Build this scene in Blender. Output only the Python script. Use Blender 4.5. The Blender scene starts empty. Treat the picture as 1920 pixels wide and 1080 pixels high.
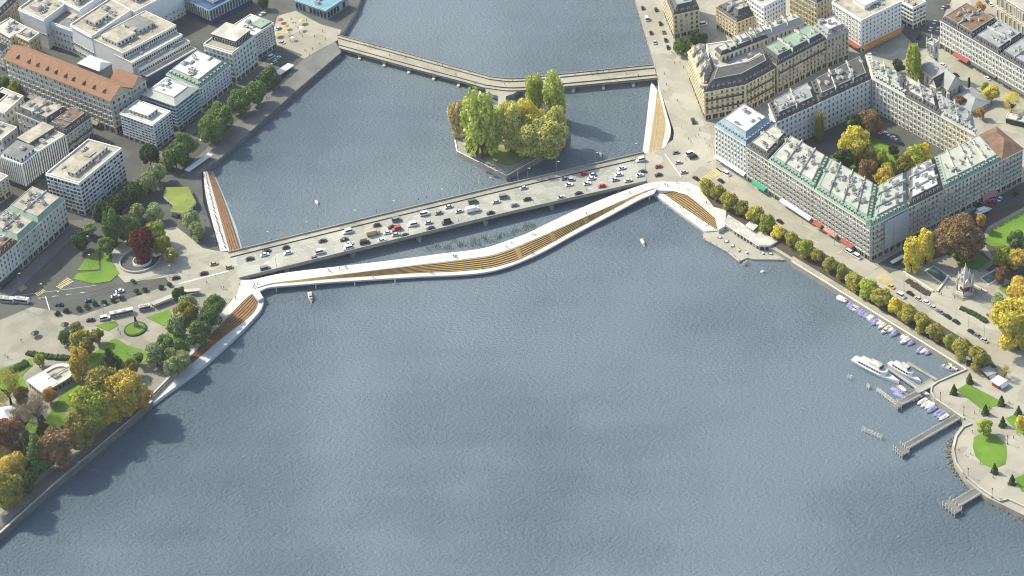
import bpy, bmesh, math, random
import numpy as np
from mathutils import Vector, Matrix

random.seed(7)
SC = bpy.context.scene
COL = SC.collection

# ------------------------------------------------------------------ camera
PHI = math.asin(2950 / .62 / 10500)
FP = 2950 / .62 * math.cos(PHI)            # focal length in pixels of a 1920 wide picture
PX, PY = 1600.0, -2500 + FP * math.tan(PHI)
CAM = Vector((195.0, -1110.0, 2900 * math.cos(PHI) / 3.28))
cd = bpy.data.cameras.new('camera'); co = bpy.data.objects.new('camera', cd); COL.objects.link(co)
co.location = CAM; co.rotation_euler = (math.pi / 2 - PHI, 0, 0)
cd.sensor_width = 36; cd.lens = FP / 1920 * 36
cd.shift_x = (960 - PX) / 1920; cd.shift_y = -(540 - PY) / 1920
cd.clip_start = 5; cd.clip_end = 9000
SC.camera = co

# ------------------------------------------------------------------ sky, sun, exposure
SUN_EL, SUN_AZ = math.radians(43), math.radians(-65)      # azimuth from +Y towards +X
w = bpy.data.worlds.new('World'); SC.world = w; w.use_nodes = True
nt = w.node_tree; bg = nt.nodes['Background']
sky = nt.nodes.new('ShaderNodeTexSky'); sky.sky_type = 'NISHITA'; sky.sun_disc = False
sky.sun_elevation = SUN_EL; sky.sun_rotation = SUN_AZ
sky.air_density = 1.0; sky.dust_density = 2.0; sky.ozone_density = 1.0
nt.links.new(sky.outputs[0], bg.inputs[0]); bg.inputs[1].default_value = 0.15
sd = bpy.data.lights.new('sun', 'SUN'); so = bpy.data.objects.new('sun', sd); COL.objects.link(so)
sd.energy = 3.2; sd.angle = math.radians(1.0); sd.color = (1.0, 0.94, 0.74)
sv = Vector((math.sin(SUN_AZ) * math.cos(SUN_EL), math.cos(SUN_AZ) * math.cos(SUN_EL), math.sin(SUN_EL)))
so.rotation_euler = sv.to_track_quat('Z', 'Y').to_euler(); so.location = sv * 500
SC.view_settings.view_transform = 'Standard'; SC.view_settings.look = 'None'
SC.view_settings.gamma = 1; SC.view_settings.use_curve_mapping = False
SC.view_settings.exposure = 1.0
SC.render.engine = 'CYCLES'
SC.cycles.max_bounces = 5; SC.cycles.diffuse_bounces = 3; SC.cycles.glossy_bounces = 3
SC.cycles.transparent_max_bounces = 6; SC.cycles.use_denoising = True; SC.cycles.filter_width = 1.1

# ------------------------------------------------------------------ surveying: a pixel of the photograph and a height give a place
CP, SP = math.cos(PHI), math.sin(PHI)
Z = 3.2                                    # street level above the lake
def G(x, y, z=Z):
    u = (x - PX) / FP; v = (y - PY) / FP
    d = Vector((u, CP - v * SP, -SP - v * CP))
    return CAM + d * ((z - CAM.z) / d.z)
def proj(p):
    q = p - CAM
    de = q.y * CP - q.z * SP; up = q.y * SP + q.z * CP
    return PX + FP * q.x / de, PY - FP * up / de
def kpx(y): return (y + 2500) * CP / CAM.z
def hgt(x, ytop, ybase, z=Z):
    b = G(x + (PX - x) / (8000 - ybase) * (ybase - ytop), ybase, z)
    lo, hi = 0, 80
    for _ in range(30):
        m = (lo + hi) / 2
        if proj(b + Vector((0, 0, m)))[1] > ytop: lo = m
        else: hi = m
    return lo

# ------------------------------------------------------------------ materials
MATS = {}
def mat(name, col, rough=.8, var=.15, scale=.25, col2=None, bump=0, metal=0, spec=.3, fine=4.0, coord='obj'):
    if name in MATS: return MATS[name]
    m = bpy.data.materials.new(name); m.use_nodes = True; t = m.node_tree; n = t.nodes
    b = n['Principled BSDF']; b.inputs['Roughness'].default_value = rough; b.inputs['Metallic'].default_value = metal
    b.inputs['Specular IOR Level'].default_value = spec
    c2 = col2 or tuple(max(0, c * (1 - var * 2)) for c in col)
    ge = n.new('ShaderNodeNewGeometry')
    no = n.new('ShaderNodeTexNoise'); no.inputs['Scale'].default_value = scale; no.inputs['Detail'].default_value = 6; no.inputs['Roughness'].default_value = .65
    t.links.new(ge.outputs['Position'], no.inputs['Vector'])
    nf = n.new('ShaderNodeTexNoise'); nf.inputs['Scale'].default_value = fine; nf.inputs['Detail'].default_value = 3
    t.links.new(ge.outputs['Position'], nf.inputs['Vector'])
    mx = n.new('ShaderNodeMix'); mx.data_type = 'RGBA'
    mx.inputs[6].default_value = (*col, 1); mx.inputs[7].default_value = (*c2, 1)
    ad = n.new('ShaderNodeMath'); ad.operation = 'MULTIPLY_ADD'; ad.inputs[1].default_value = .45; 
    t.links.new(nf.outputs[0], ad.inputs[0]); 
    mr = n.new('ShaderNodeMapRange'); mr.inputs[1].default_value = .3; mr.inputs[2].default_value = .72; mr.inputs[3].default_value = -.2; mr.inputs[4].default_value = .75
    t.links.new(no.outputs[0], mr.inputs[0]); t.links.new(mr.outputs[0], ad.inputs[2])
    cl = n.new('ShaderNodeClamp'); t.links.new(ad.outputs[0], cl.inputs[0])
    t.links.new(cl.outputs[0], mx.inputs[0]); out = mx.outputs[2]
    if name.split('_')[0] in ('asphalt', 'paving', 'gravel', 'roof', 'concrete', 'white', 'lawn'):     # laid or repaired in patches
        mp = n.new('ShaderNodeMapping'); mp.inputs['Rotation'].default_value = (0, 0, .55 if 'roof' not in name else .7); t.links.new(ge.outputs['Position'], mp.inputs['Vector'])
        vo = n.new('ShaderNodeTexVoronoi'); vo.distance = 'CHEBYCHEV'; vo.inputs['Scale'].default_value = .16 if 'roof' in name else (.05 if name == 'lawn' else .085); t.links.new(mp.outputs[0], vo.inputs['Vector'])
        sp = n.new('ShaderNodeSeparateColor'); t.links.new(vo.outputs['Color'], sp.inputs[0]); pm = n.new('ShaderNodeMapRange'); k = .05 if name.startswith('white') else .14; pm.inputs[3].default_value = 1 - k; pm.inputs[4].default_value = 1 + k
        t.links.new(sp.outputs[0], pm.inputs[0]); hv = n.new('ShaderNodeHueSaturation'); t.links.new(out, hv.inputs['Color']); t.links.new(pm.outputs[0], hv.inputs['Value']); out = hv.outputs[0]
    t.links.new(out, b.inputs['Base Color'])
    if bump:
        bu = n.new('ShaderNodeBump'); bu.inputs['Strength'].default_value = bump; bu.inputs['Distance'].default_value = .3
        t.links.new(nf.outputs[0], bu.inputs['Height']); t.links.new(bu.outputs[0], b.inputs['Normal'])
    MATS[name] = m; return m

def leafmat(name, a, b_):
    a = tuple(min(.75, c * 1.95) for c in a); b_ = tuple(min(.7, c * 1.95) for c in b_)
    m = bpy.data.materials.new(name); m.use_nodes = True; t = m.node_tree; n = t.nodes
    b = n['Principled BSDF']; b.inputs['Roughness'].default_value = .65; b.inputs['Specular IOR Level'].default_value = .2
    tc = n.new('ShaderNodeTexCoord'); no = n.new('ShaderNodeTexNoise'); no.inputs['Scale'].default_value = 2.6; no.inputs['Detail'].default_value = 4
    oi = n.new('ShaderNodeObjectInfo'); va = n.new('ShaderNodeVectorMath'); va.operation = 'ADD'
    cb = n.new('ShaderNodeCombineXYZ'); sc = n.new('ShaderNodeMath'); sc.operation = 'MULTIPLY'; sc.inputs[1].default_value = 40
    t.links.new(oi.outputs['Random'], sc.inputs[0]); t.links.new(sc.outputs[0], cb.inputs[0])
    t.links.new(tc.outputs['Object'], va.inputs[0]); t.links.new(cb.outputs[0], va.inputs[1]); t.links.new(va.outputs[0], no.inputs['Vector'])
    mr = n.new('ShaderNodeMapRange'); mr.inputs[1].default_value = .35; mr.inputs[2].default_value = .65
    t.links.new(no.outputs[0], mr.inputs[0])
    mx = n.new('ShaderNodeMix'); mx.data_type = 'RGBA'; mx.inputs[6].default_value = (*a, 1); mx.inputs[7].default_value = (*b_, 1)
    t.links.new(mr.outputs[0], mx.inputs[0])
    hs = n.new('ShaderNodeHueSaturation')
    ov = n.new('ShaderNodeMapRange'); ov.inputs[3].default_value = .82; ov.inputs[4].default_value = 1.2
    t.links.new(oi.outputs['Random'], ov.inputs[0]); t.links.new(ov.outputs[0], hs.inputs['Value']); t.links.new(mx.outputs[2], hs.inputs['Color'])
    t.links.new(hs.outputs[0], b.inputs['Base Color'])
    tr = n.new('ShaderNodeBsdfTranslucent'); t.links.new(hs.outputs[0], tr.inputs[0])
    ms = n.new('ShaderNodeMixShader'); ms.inputs[0].default_value = .25
    t.links.new(b.outputs[0], ms.inputs[1]); t.links.new(tr.outputs[0], ms.inputs[2]); t.links.new(ms.outputs[0], n['Material Output'].inputs[0])
    MATS[name] = m; return m

def stripemat(name, col, col2, scale, rough=.7, ang=0.0, thin=.5, bump=.3, axis='x', frm=None):
    """evenly spaced lines along a direction (tile courses, zinc seams, decking boards)"""
    m = bpy.data.materials.new(name); m.use_nodes = True; t = m.node_tree; n = t.nodes
    b = n['Principled BSDF']; b.inputs['Roughness'].default_value = rough; b.inputs['Specular IOR Level'].default_value = .25
    ge = n.new('ShaderNodeNewGeometry'); mp = n.new('ShaderNodeMapping'); mp.inputs['Rotation'].default_value = (0, 0, ang)
    t.links.new(ge.outputs['Position'], mp.inputs['Vector'])
    wv = n.new('ShaderNodeTexWave'); wv.inputs['Scale'].default_value = scale; wv.inputs['Distortion'].default_value = .3
    t.links.new(mp.outputs[0], wv.inputs['Vector'])
    no = n.new('ShaderNodeTexNoise'); no.inputs['Scale'].default_value = .6; no.inputs['Detail'].default_value = 6
    t.links.new(ge.outputs['Position'], no.inputs['Vector'])
    mr = n.new('ShaderNodeMapRange'); mr.inputs[1].default_value = thin; mr.inputs[2].default_value = 1; t.links.new(wv.outputs[0], mr.inputs[0])
    ad = n.new('ShaderNodeMath'); ad.operation = 'MULTIPLY_ADD'; ad.inputs[1].default_value = .6
    t.links.new(mr.outputs[0], ad.inputs[0]); m2 = n.new('ShaderNodeMapRange'); m2.inputs[1].default_value = .35; m2.inputs[2].default_value = .75; m2.inputs[4].default_value = .6
    t.links.new(no.outputs[0], m2.inputs[0]); t.links.new(m2.outputs[0], ad.inputs[2])
    cl = n.new('ShaderNodeClamp'); t.links.new(ad.outputs[0], cl.inputs[0])
    mx = n.new('ShaderNodeMix'); mx.data_type = 'RGBA'; mx.inputs[6].default_value = (*col, 1); mx.inputs[7].default_value = (*col2, 1)
    t.links.new(cl.outputs[0], mx.inputs[0]); t.links.new(mx.outputs[2], b.inputs['Base Color'])
    if bump:
        bu = n.new('ShaderNodeBump'); bu.inputs['Strength'].default_value = bump; bu.inputs['Distance'].default_value = .1
        t.links.new(wv.outputs[0], bu.inputs['Height']); t.links.new(bu.outputs[0], b.inputs['Normal'])
    MATS[name] = m; return m

def watermat():
    m = bpy.data.materials.new('lake_water'); m.use_nodes = True; t = m.node_tree; n = t.nodes
    b = n['Principled BSDF']; b.inputs['IOR'].default_value = 1.33; b.inputs['Specular IOR Level'].default_value = .5
    ge = n.new('ShaderNodeNewGeometry')
    def noise(scale, det, rough=.55, sx=1, sy=1, rot=0):
        mp = n.new('ShaderNodeMapping'); mp.inputs['Scale'].default_value = (sx, sy, 1); mp.inputs['Rotation'].default_value = (0, 0, rot)
        t.links.new(ge.outputs['Position'], mp.inputs['Vector'])
        q = n.new('ShaderNodeTexNoise'); q.inputs['Scale'].default_value = scale; q.inputs['Detail'].default_value = det; q.inputs['Roughness'].default_value = rough
        t.links.new(mp.outputs[0], q.inputs['Vector']); return q
    big = noise(.0055, 5, .55, 1, .8, .5)
    streak = noise(.03, 5, .62, .3, 1.7, -.45)
    w1 = noise(.62, 3, .6, .7, 1.5, -.3)
    w2 = noise(1.5, 2, .5, .75, 1.4, .25)
    ad = n.new('ShaderNodeMath'); ad.operation = 'MULTIPLY_ADD'; ad.inputs[1].default_value = .4
    t.links.new(w2.outputs[0], ad.inputs[0]); t.links.new(w1.outputs[0], ad.inputs[2])
    bu = n.new('ShaderNodeBump'); bu.inputs['Distance'].default_value = 2.1
    t.links.new(ad.outputs[0], bu.inputs['Height']); t.links.new(bu.outputs[0], b.inputs['Normal'])
    mb = n.new('ShaderNodeMath'); mb.operation = 'MULTIPLY_ADD'; mb.inputs[1].default_value = .22
    t.links.new(streak.outputs[0], mb.inputs[0]); t.links.new(big.outputs[0], mb.inputs[2])
    mr = n.new('ShaderNodeMapRange'); mr.interpolation_type = 'SMOOTHSTEP'; mr.inputs[1].default_value = .45; mr.inputs[2].default_value = .78; t.links.new(mb.outputs[0], mr.inputs[0])
    st = n.new('ShaderNodeMapRange'); st.inputs[3].default_value = 1.0; st.inputs[4].default_value = .5; t.links.new(mr.outputs[0], st.inputs[0]); t.links.new(st.outputs[0], bu.inputs['Strength'])
    mx = n.new('ShaderNodeMix'); mx.data_type = 'RGBA'; mx.inputs[6].default_value = (.088, .122, .149, 1); mx.inputs[7].default_value = (.110, .145, .169, 1)
    t.links.new(mr.outputs[0], mx.inputs[0]); t.links.new(mx.outputs[2], b.inputs['Base Color'])
    ro = n.new('ShaderNodeMapRange'); ro.inputs[3].default_value = .30; ro.inputs[4].default_value = .42
    t.links.new(mr.outputs[0], ro.inputs[0]); t.links.new(ro.outputs[0], b.inputs['Roughness'])
    MATS['water'] = m; return m

def facecolor(name, rough, col, spec=.5, metal=0, coat=0):
    m = bpy.data.materials.new(name); m.use_nodes = True; b = m.node_tree.nodes['Principled BSDF']
    b.inputs['Base Color'].default_value = (*col, 1); b.inputs['Roughness'].default_value = rough; b.inputs['Metallic'].default_value = metal
    b.inputs['Specular IOR Level'].default_value = spec; b.inputs['Coat Weight'].default_value = coat
    MATS[name] = m; return m

watermat()
mat('asphalt', (.085, .088, .078), .9, .12, .06); mat('asphalt_pale', (.33, .31, .245), .9, .1, .05)
mat('asphalt_bridge', (.34, .335, .28), .9, .1, .05); mat('paving', (.335, .32, .255), .9, .12, .07)
mat('paving_warm', (.335, .315, .245), .9, .14, .06); mat('paving_grey', (.155, .157, .142), .9, .14, .08)
mat('gravel', (.27, .255, .20), .95, .15, .1); mat('concrete', (.42, .40, .35), .85, .15, .12)
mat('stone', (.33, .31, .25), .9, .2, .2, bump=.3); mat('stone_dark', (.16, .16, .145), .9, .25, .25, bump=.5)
mat('white_concrete', (.47, .46, .435), .75, .07, .12); mat('yellow_paint', (.62, .5, .16), .8, .2, .5); mat('white_paint', (.72, .71, .66), .8, .15, .5)
mat('lawn', (.125, .225, .022), .95, .2, .09, (.085, .155, .018), bump=.4); mat('lawn_dry', (.20, .24, .05), .95, .2, .1, bump=.3)
mat('soil', (.085, .068, .045), .95, .2, .2); mat('hedge', (.05, .09, .02), .95, .3, .6, bump=.6, fine=2.0)
mat('wall_white', (.70, .70, .66), .85, .06, .12); mat('wall_cream', (.62, .54, .36), .85, .12, .12)
mat('wall_grey', (.58, .565, .495), .85, .13, .12); mat('wall_stone', (.50, .455, .345), .88, .17, .12)
mat('wall_green', (.42, .44, .37), .85, .12, .12); mat('wall_pale', (.66, .635, .54), .85, .12, .12)
mat('wall_warm_lit', (.55, .42, .20), .85, .12, .12); mat('wall_dark', (.05, .052, .05), .5, .2, .3)
mat('wall_sheet', (.36, .42, .50), .7, .12, .3); mat('wall_teal', (.32, .44, .47), .5, .1, .2); mat('wall_brown', (.26, .21, .15), .85, .2, .2)
mat('roof_gravel', (.42, .385, .30), .95, .26, .16); mat('roof_white', (.55, .54, .50), .8, .07, .1); mat('roof_pale', (.50, .48, .41), .85, .24, .16)
mat('roof_beige', (.46, .37, .27), .85, .15, .3); mat('roof_slate', (.085, .082, .078), .7, .25, .3, bump=.2); mat('roof_zinc', (.30, .31, .30), .55, .15, .15)
mat('roof_grey', (.19, .19, .18), .8, .15, .2); mat('roof_brown', (.20, .12, .075), .85, .25, .3)
mat('copper_green', (.24, .335, .25), .75, .18, .15); mat('copper_pale', (.40, .415, .345), .8, .15, .12); mat('glass_teal', (.16, .33, .35), .25, .2, .2, spec=.6)
mat('glass_blue', (.035, .07, .16), .2, .2, .2, spec=.6)
stripemat('roof_tile', (.285, .155, .088), (.165, .095, .06), 1.1, .85, .35, .45); stripemat('roof_seam', (.30, .40, .31), (.18, .27, .21), .55, .6, .9, .7)
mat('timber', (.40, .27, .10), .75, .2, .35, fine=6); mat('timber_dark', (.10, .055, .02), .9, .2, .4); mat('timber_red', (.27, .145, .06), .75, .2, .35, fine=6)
mat('roof_blue', (.21, .285, .31), .6, .12, .2); mat('balcony_iron', (.38, .37, .33), .7, .1, 1); mat('rail_iron', (.14, .13, .11), .6, .1, 1); mat('metal_dark', (.03, .03, .032), .5, .1, 1); mat('metal_grey', (.3, .3, .3), .45, .1, 1); mat('bark', (.075, .055, .04), .95, .3, .8, bump=.5)
mat('red_cloth', (.30, .075, .06), .8, .1, .5); mat('green_cloth', (.03, .30, .16), .8, .1, .5); mat('pink_cloth', (.44, .20, .17), .8, .1, .5)
mat('yellow_cloth', (.55, .45, .16), .8, .1, .5); mat('orange_cloth', (.62, .26, .04), .8, .1, .5); mat('white_cloth', (.72, .71, .68), .8, .05, .5)
mat('purple_cloth', (.25, .24, .43), .7, .15, .5); mat('blue_cloth', (.08, .13, .34), .7, .15, .5); mat('rock', (.27, .24, .18), .95, .3, .4, bump=.6)
mat('pool_water', (.06, .11, .085), .15, .1, .2, spec=.5); mat('marble', (.62, .58, .50), .7, .15, .4); mat('granite_red', (.20, .085, .06), .6, .2, .5)
mat('shallows', (.33, .35, .33), .8, .12, .15)
facecolor('glass', .12, (.018, .022, .026)); facecolor('glass_pale', .15, (.075, .085, .095)); facecolor('blind', .7, (.38, .37, .33), .2); facecolor('glass_car', .08, (.012, .014, .016)); facecolor('tyre', .9, (.012, .012, .012), .1)  # second glass is only a paler pane tint, picked at random
for nm, c in dict(white=(.75, .75, .74), silver=(.42, .43, .44), grey=(.17, .175, .18), black=(.014, .014, .016), red=(.36, .025, .02), blue=(.03, .06, .22), green=(.06, .11, .08), tan=(.40, .30, .17), yellow=(.62, .42, .04)).items():
    facecolor('paint_' + nm, .3, c, .5, 0, .4)
for nm, c in dict(skin=(.45, .28, .2), hair=(.03, .02, .015), cloth_dark=(.03, .03, .035), cloth_blue=(.05, .08, .18), cloth_red=(.35, .04, .04), cloth_pale=(.5, .48, .44), cloth_grey=(.14, .14, .14), cloth_brown=(.15, .09, .05)).items():
    facecolor(nm, .85, c, .2)
for nm, a, b_ in (('green', (.095, .135, .035), (.045, .075, .018)), ('dark', (.038, .062, .016), (.022, .036, .010)), ('light', (.21, .235, .10), (.10, .13, .045)),
                  ('yellowgreen', (.24, .25, .035), (.12, .15, .02)), ('yellow', (.38, .32, .045), (.23, .20, .028)), ('gold', (.36, .27, .05), (.22, .17, .03)),
                  ('olive', (.19, .165, .03), (.105, .10, .02)), ('orange', (.34, .20, .05), (.20, .125, .03)), ('brown', (.18, .115, .05), (.105, .065, .03)),
                  ('rust', (.15, .075, .035), (.075, .038, .022)), ('red', (.11, .028, .018), (.05, .014, .012)), ('isle', (.30, .285, .085), (.18, .185, .045)), ('poplar', (.27, .29, .06), (.14, .17, .03)), ('quay', (.26, .225, .045), (.15, .145, .028)), ('beige', (.34, .27, .13), (.21, .17, .08)), ('bare', (.13, .11, .07), (.07, .06, .04))):
    leafmat('leaf_' + nm, a, b_)
M = MATS

# ------------------------------------------------------------------ mesh helpers
class MB:
    def __init__(s): s.v = []; s.f = []; s.m = []; s.mats = []
    def mi(s, m):
        m = M[m] if isinstance(m, str) else m
        if m not in s.mats: s.mats.append(m)
        return s.mats.index(m)
    def face(s, pts, m):
        i = len(s.v); s.v += [tuple(p) for p in pts]; s.f.append(tuple(range(i, i + len(pts)))); s.m.append(s.mi(m))
    def prism(s, poly, z0, z1, m, mtop=None, bottom=False, inset=0):
        """poly: list of (x,y) counter-clockwise"""
        n = len(poly); i = len(s.v); k = s.mi(m); kt = s.mi(mtop or m)
        top = poly if not inset else offs(poly, -inset)
        s.v += [(p[0], p[1], z0) for p in poly] + [(p[0], p[1], z1) for p in top]
        for a in range(n):
            b = (a + 1) % n; s.f.append((i + a, i + b, i + n + b, i + n + a)); s.m.append(k)
        s.f.append(tuple(range(i + n, i + 2 * n))); s.m.append(kt)
        if bottom: s.f.append(tuple(range(i + n - 1, i - 1, -1))); s.m.append(k)
    def box(s, c, sz, m, rz=0, bottom=True):
        cx, cy, cz = c; hx, hy = sz[0] / 2, sz[1] / 2; ca, sa = math.cos(rz), math.sin(rz)
        s.prism([(cx + x * ca - y * sa, cy + x * sa + y * ca) for x, y in ((-hx, -hy), (hx, -hy), (hx, hy), (-hx, hy))], cz - sz[2] / 2, cz + sz[2] / 2, m, bottom=bottom)
    def cyl(s, x, y, z0, z1, r0, r1, m, n=8, cap=True):
        i = len(s.v); k = s.mi(m)
        for r, z in ((r0, z0), (r1, z1)): s.v += [(x + r * math.cos(2 * math.pi * a / n), y + r * math.sin(2 * math.pi * a / n), z) for a in range(n)]
        for a in range(n): s.f.append((i + a, i + (a + 1) % n, i + n + (a + 1) % n, i + n + a)); s.m.append(k)
        if cap and r1 > .001: s.f.append(tuple(range(i + n, i + 2 * n))); s.m.append(k)
    def tube(s, p, q, r0, r1, m, n=6):
        p, q = Vector(p), Vector(q); d = (q - p).normalized(); a = d.orthogonal().normalized(); b = d.cross(a); i = len(s.v); k = s.mi(m)
        for c, r in ((p, r0), (q, r1)): s.v += [tuple(c + (a * math.cos(2 * math.pi * j / n) + b * math.sin(2 * math.pi * j / n)) * r) for j in range(n)]
        for j in range(n): s.f.append((i + j, i + (j + 1) % n, i + n + (j + 1) % n, i + n + j)); s.m.append(k)
        s.f.append(tuple(range(i + n, i + 2 * n))); s.m.append(k)
    def mesh(s, name):
        me = bpy.data.meshes.new(name); me.from_pydata(s.v, [], s.f)
        for m in s.mats: me.materials.append(m)
        me.polygons.foreach_set('material_index', s.m); me.update(); return me

def area2(p): return sum(p[i][0] * p[(i + 1) % len(p)][1] - p[(i + 1) % len(p)][0] * p[i][1] for i in range(len(p)))
def ccw(p):
    p = [tuple(q)[:2] for q in p]
    return p if area2(p) > 0 else p[::-1]
def offs(poly, d):
    """offset a ccw polygon outward by d"""
    n = len(poly); out = []
    for i in range(n):
        a, b, c = Vector(poly[i - 1][:2]), Vector(poly[i][:2]), Vector(poly[(i + 1) % n][:2])
        e1 = (b - a).normalized(); e2 = (c - b).normalized(); n1 = Vector((e1.y, -e1.x)); n2 = Vector((e2.y, -e2.x))
        m = n1 + n2; l = m.length
        m = m / l if l > 1e-6 else n1
        out.append(tuple(b + m * (d / max(.35, m.dot(n1)))))
    return out
def spline(pts, n):
    """Catmull-Rom through pts, n samples evenly by parameter length"""
    P = [Vector(p) for p in pts]; P = [P[0] * 2 - P[1]] + P + [P[-1] * 2 - P[-2]]
    dense = []
    for i in range(1, len(P) - 2):
        for k in range(12):
            t = k / 12; a, b, c, d = P[i - 1:i + 3]
            dense.append(.5 * ((2 * b) + (c - a) * t + (2 * a - 5 * b + 4 * c - d) * t * t + (3 * b - a - 3 * c + d) * t ** 3))
    dense.append(P[-2]); L = [0]
    for a, b in zip(dense, dense[1:]): L.append(L[-1] + (b - a).length)
    out = []; j = 0
    for k in range(n):
        s = L[-1] * k / (n - 1)
        while j < len(L) - 2 and L[j + 1] < s: j += 1
        t = (s - L[j]) / max(1e-9, L[j + 1] - L[j]); out.append(dense[j].lerp(dense[j + 1], min(1, t)))
    return out
def ordn(n):
    return f"{n}{'th' if 10 <= n % 100 <= 20 else {1: 'st', 2: 'nd', 3: 'rd'}.get(n % 10, 'th')}"

def obj(name, me, loc=(0, 0, 0), rz=0, sc=(1, 1, 1), parent=None):
    o = bpy.data.objects.new(name, me); COL.objects.link(o)
    o.location = loc; o.rotation_euler = (0, 0, rz); o.scale = sc
    if parent: o.parent = parent
    return o
def tag(o, label=None, cat=None, group=None, kind=None):
    if label: o['label'] = label
    if cat: o['category'] = cat
    if group: o['group'] = group
    if kind: o['kind'] = kind
    return o
def thing(name, label, cat, loc, rz=0, group=None):
    o = obj(name, None, loc, rz); o.empty_display_size = .5
    return tag(o, label, cat, group)
def clone(root, loc, rz=0, label=None, mats=None):
    r = root.copy(); COL.objects.link(r); r.location = loc; r.rotation_euler = (0, 0, rz)
    if label: r['label'] = label
    for ch in KIDS[root.name]:
        c = ch.copy(); COL.objects.link(c); c.parent = r
    return r
KIDS = {}
def reg(root, kids): KIDS[root.name] = kids
def setmat(o, i, m):
    o.material_slots[i].link = 'OBJECT'; o.material_slots[i].material = M[m] if isinstance(m, str) else m
def px(pts, z=Z): return [tuple(G(x, y, z))[:2] for x, y in pts]
def slab(name, pts, z0, z1, m, mtop=None, label=None, cat=None, kind='structure', bev=0):
    b = MB(); b.prism(ccw(pts), z0, z1, m, mtop)
    o = obj(name, b.mesh(name)); tag(o, label, cat, kind=kind); return o
# ------------------------------------------------------------------ the setting
b = MB(); wx = [(-1400, -1000), (1400, -1000), (1400, 1500), (-1400, 1500)]
b.face([(x, y, 0) for x, y in wx], 'water'); tag(obj('lake_water', b.mesh('lake_water')), kind='structure')
b = MB(); b.face([(x, y, -4) for x, y in wx], 'rock'); tag(obj('lake_bed', b.mesh('lake_bed')), kind='structure')

LEFT = [(-900, 1700), (0, 1000), (283, 750), (330, 700), (362, 664), (400, 620), (440, 576), (472, 550), (480, 543), (452, 522), (430, 473), (412, 471), (381, 380), (377, 323), (415, 293), (470, 245), (560, 165), (640, 97),
        (628, 75), (645, 58), (668, 20), (690, -40), (760, -400), (-1100, -400)]
RIGHT = [(2500, 1210), (1920, 966), (1850, 932), (1812, 902), (1791, 870), (1784, 842), (1790, 815), (1804, 797), (1806, 783), (1752, 747), (1744, 734), (1746, 722), (1757, 714), (1811, 690), (1483, 487),
         (1455, 470), (1360, 424), (1345, 408), (1290, 352), (1250, 346), (1205, 342), (1205, 289), (1236, 281), (1262, 262), (1264, 245), (1242, 180), (1233, 152), (1228, 122), (1190, -5), (1090, -400), (2900, -400)]
slab('ground', px(LEFT), -3, Z, 'stone', 'asphalt')
slab('ground', px(RIGHT), -3, Z, 'stone', 'asphalt_pale')
LAYN = [0]
def lay(name, pts, m, z=Z + .12, z0=Z - .05, side='concrete'):
    LAYN[0] += 1; z = z + .003 * LAYN[0]
    return slab(name, px(pts, z), z0, z, side, m)
# pavements and roads, city side
lay('pavement', [(628, 78), (640, 97), (560, 165), (470, 245), (415, 293), (377, 323), (340, 330), (352, 310), (430, 240), (520, 158), (590, 90), (610, 60), (640, 55)], 'paving_grey', Z + .12)
lay('plaza', [(520, 30), (555, 20), (600, 45), (640, 56), (632, 76), (600, 92), (570, 110), (520, 85), (512, 60)], 'paving_warm', Z + .16)
lay('garden_path', [(-200, 640), (0, 600), (60, 575), (150, 592), (185, 580), (300, 540), (440, 500), (452, 524), (446, 546), (424, 574), (388, 620), (356, 660), (326, 696), (282, 744), (0, 990), (-300, 1230), (-500, 1000)], 'gravel', Z + .12)
lay('bridge_approach', [(330, 480), (410, 470), (432, 474), (454, 523), (478, 547), (440, 560), (395, 560), (330, 545), (310, 520), (235, 530), (210, 505)], 'paving_warm', Z + .15)
lay('plaza', [(210, 470), (250, 440), (330, 425), (350, 440), (380, 465), (410, 471), (330, 482), (240, 512), (222, 508), (210, 490)], 'paving', Z + .17)
lay('pavement', [(-40, 560), (6, 540), (135, 425), (150, 432), (20, 556), (-40, 600)], 'paving_grey', Z + .12)
lay('pavement', [(80, 415), (156, 412), (240, 345), (255, 352), (165, 428), (75, 425)], 'paving_grey', Z + .13)
lay('pavement', [(295, 285), (325, 265), (440, 160), (520, 95), (528, 103), (450, 172), (335, 275), (303, 296)], 'paving_grey', Z + .12)
lay('quay_walk', [(-300, 1240), (0, 990), (285, 744), (285, 730), (200, 800), (0, 965), (-300, 1205)], 'paving_grey', Z + .18)
# lawns of the waterside garden
for p in ([(190, 462), (207, 480), (215, 500), (224, 512), (207, 527), (175, 532), (137, 523), (145, 512), (165, 510), (190, 508)], [(165, 478), (184, 470), (187, 505), (165, 507), (145, 507)],
          [(274, 595), (317, 580), (327, 597), (322, 612), (305, 610)], [(305, 630), (318, 618), (350, 628), (376, 642), (360, 646), (320, 638)], [(178, 610), (217, 601), (222, 609), (202, 621)],
          [(200, 641), (217, 634), (240, 648), (270, 656), (290, 650), (272, 678), (240, 700), (170, 690), (165, 672)], [(15, 686), (57, 672), (62, 684), (40, 705), (52, 725), (10, 740), (-60, 745), (-40, 710)],
          [(122, 730), (150, 715), (160, 735), (120, 772), (135, 800), (150, 830), (120, 850), (85, 790), (100, 760)], [(-50, 930), (0, 880), (60, 850), (100, 830), (130, 845), (20, 935), (-60, 985)],
          [(-50, 800), (60, 790), (110, 830), (60, 845), (-40, 890)]):
    lay('lawn', p, 'lawn', Z + .26, Z, 'soil')
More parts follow.
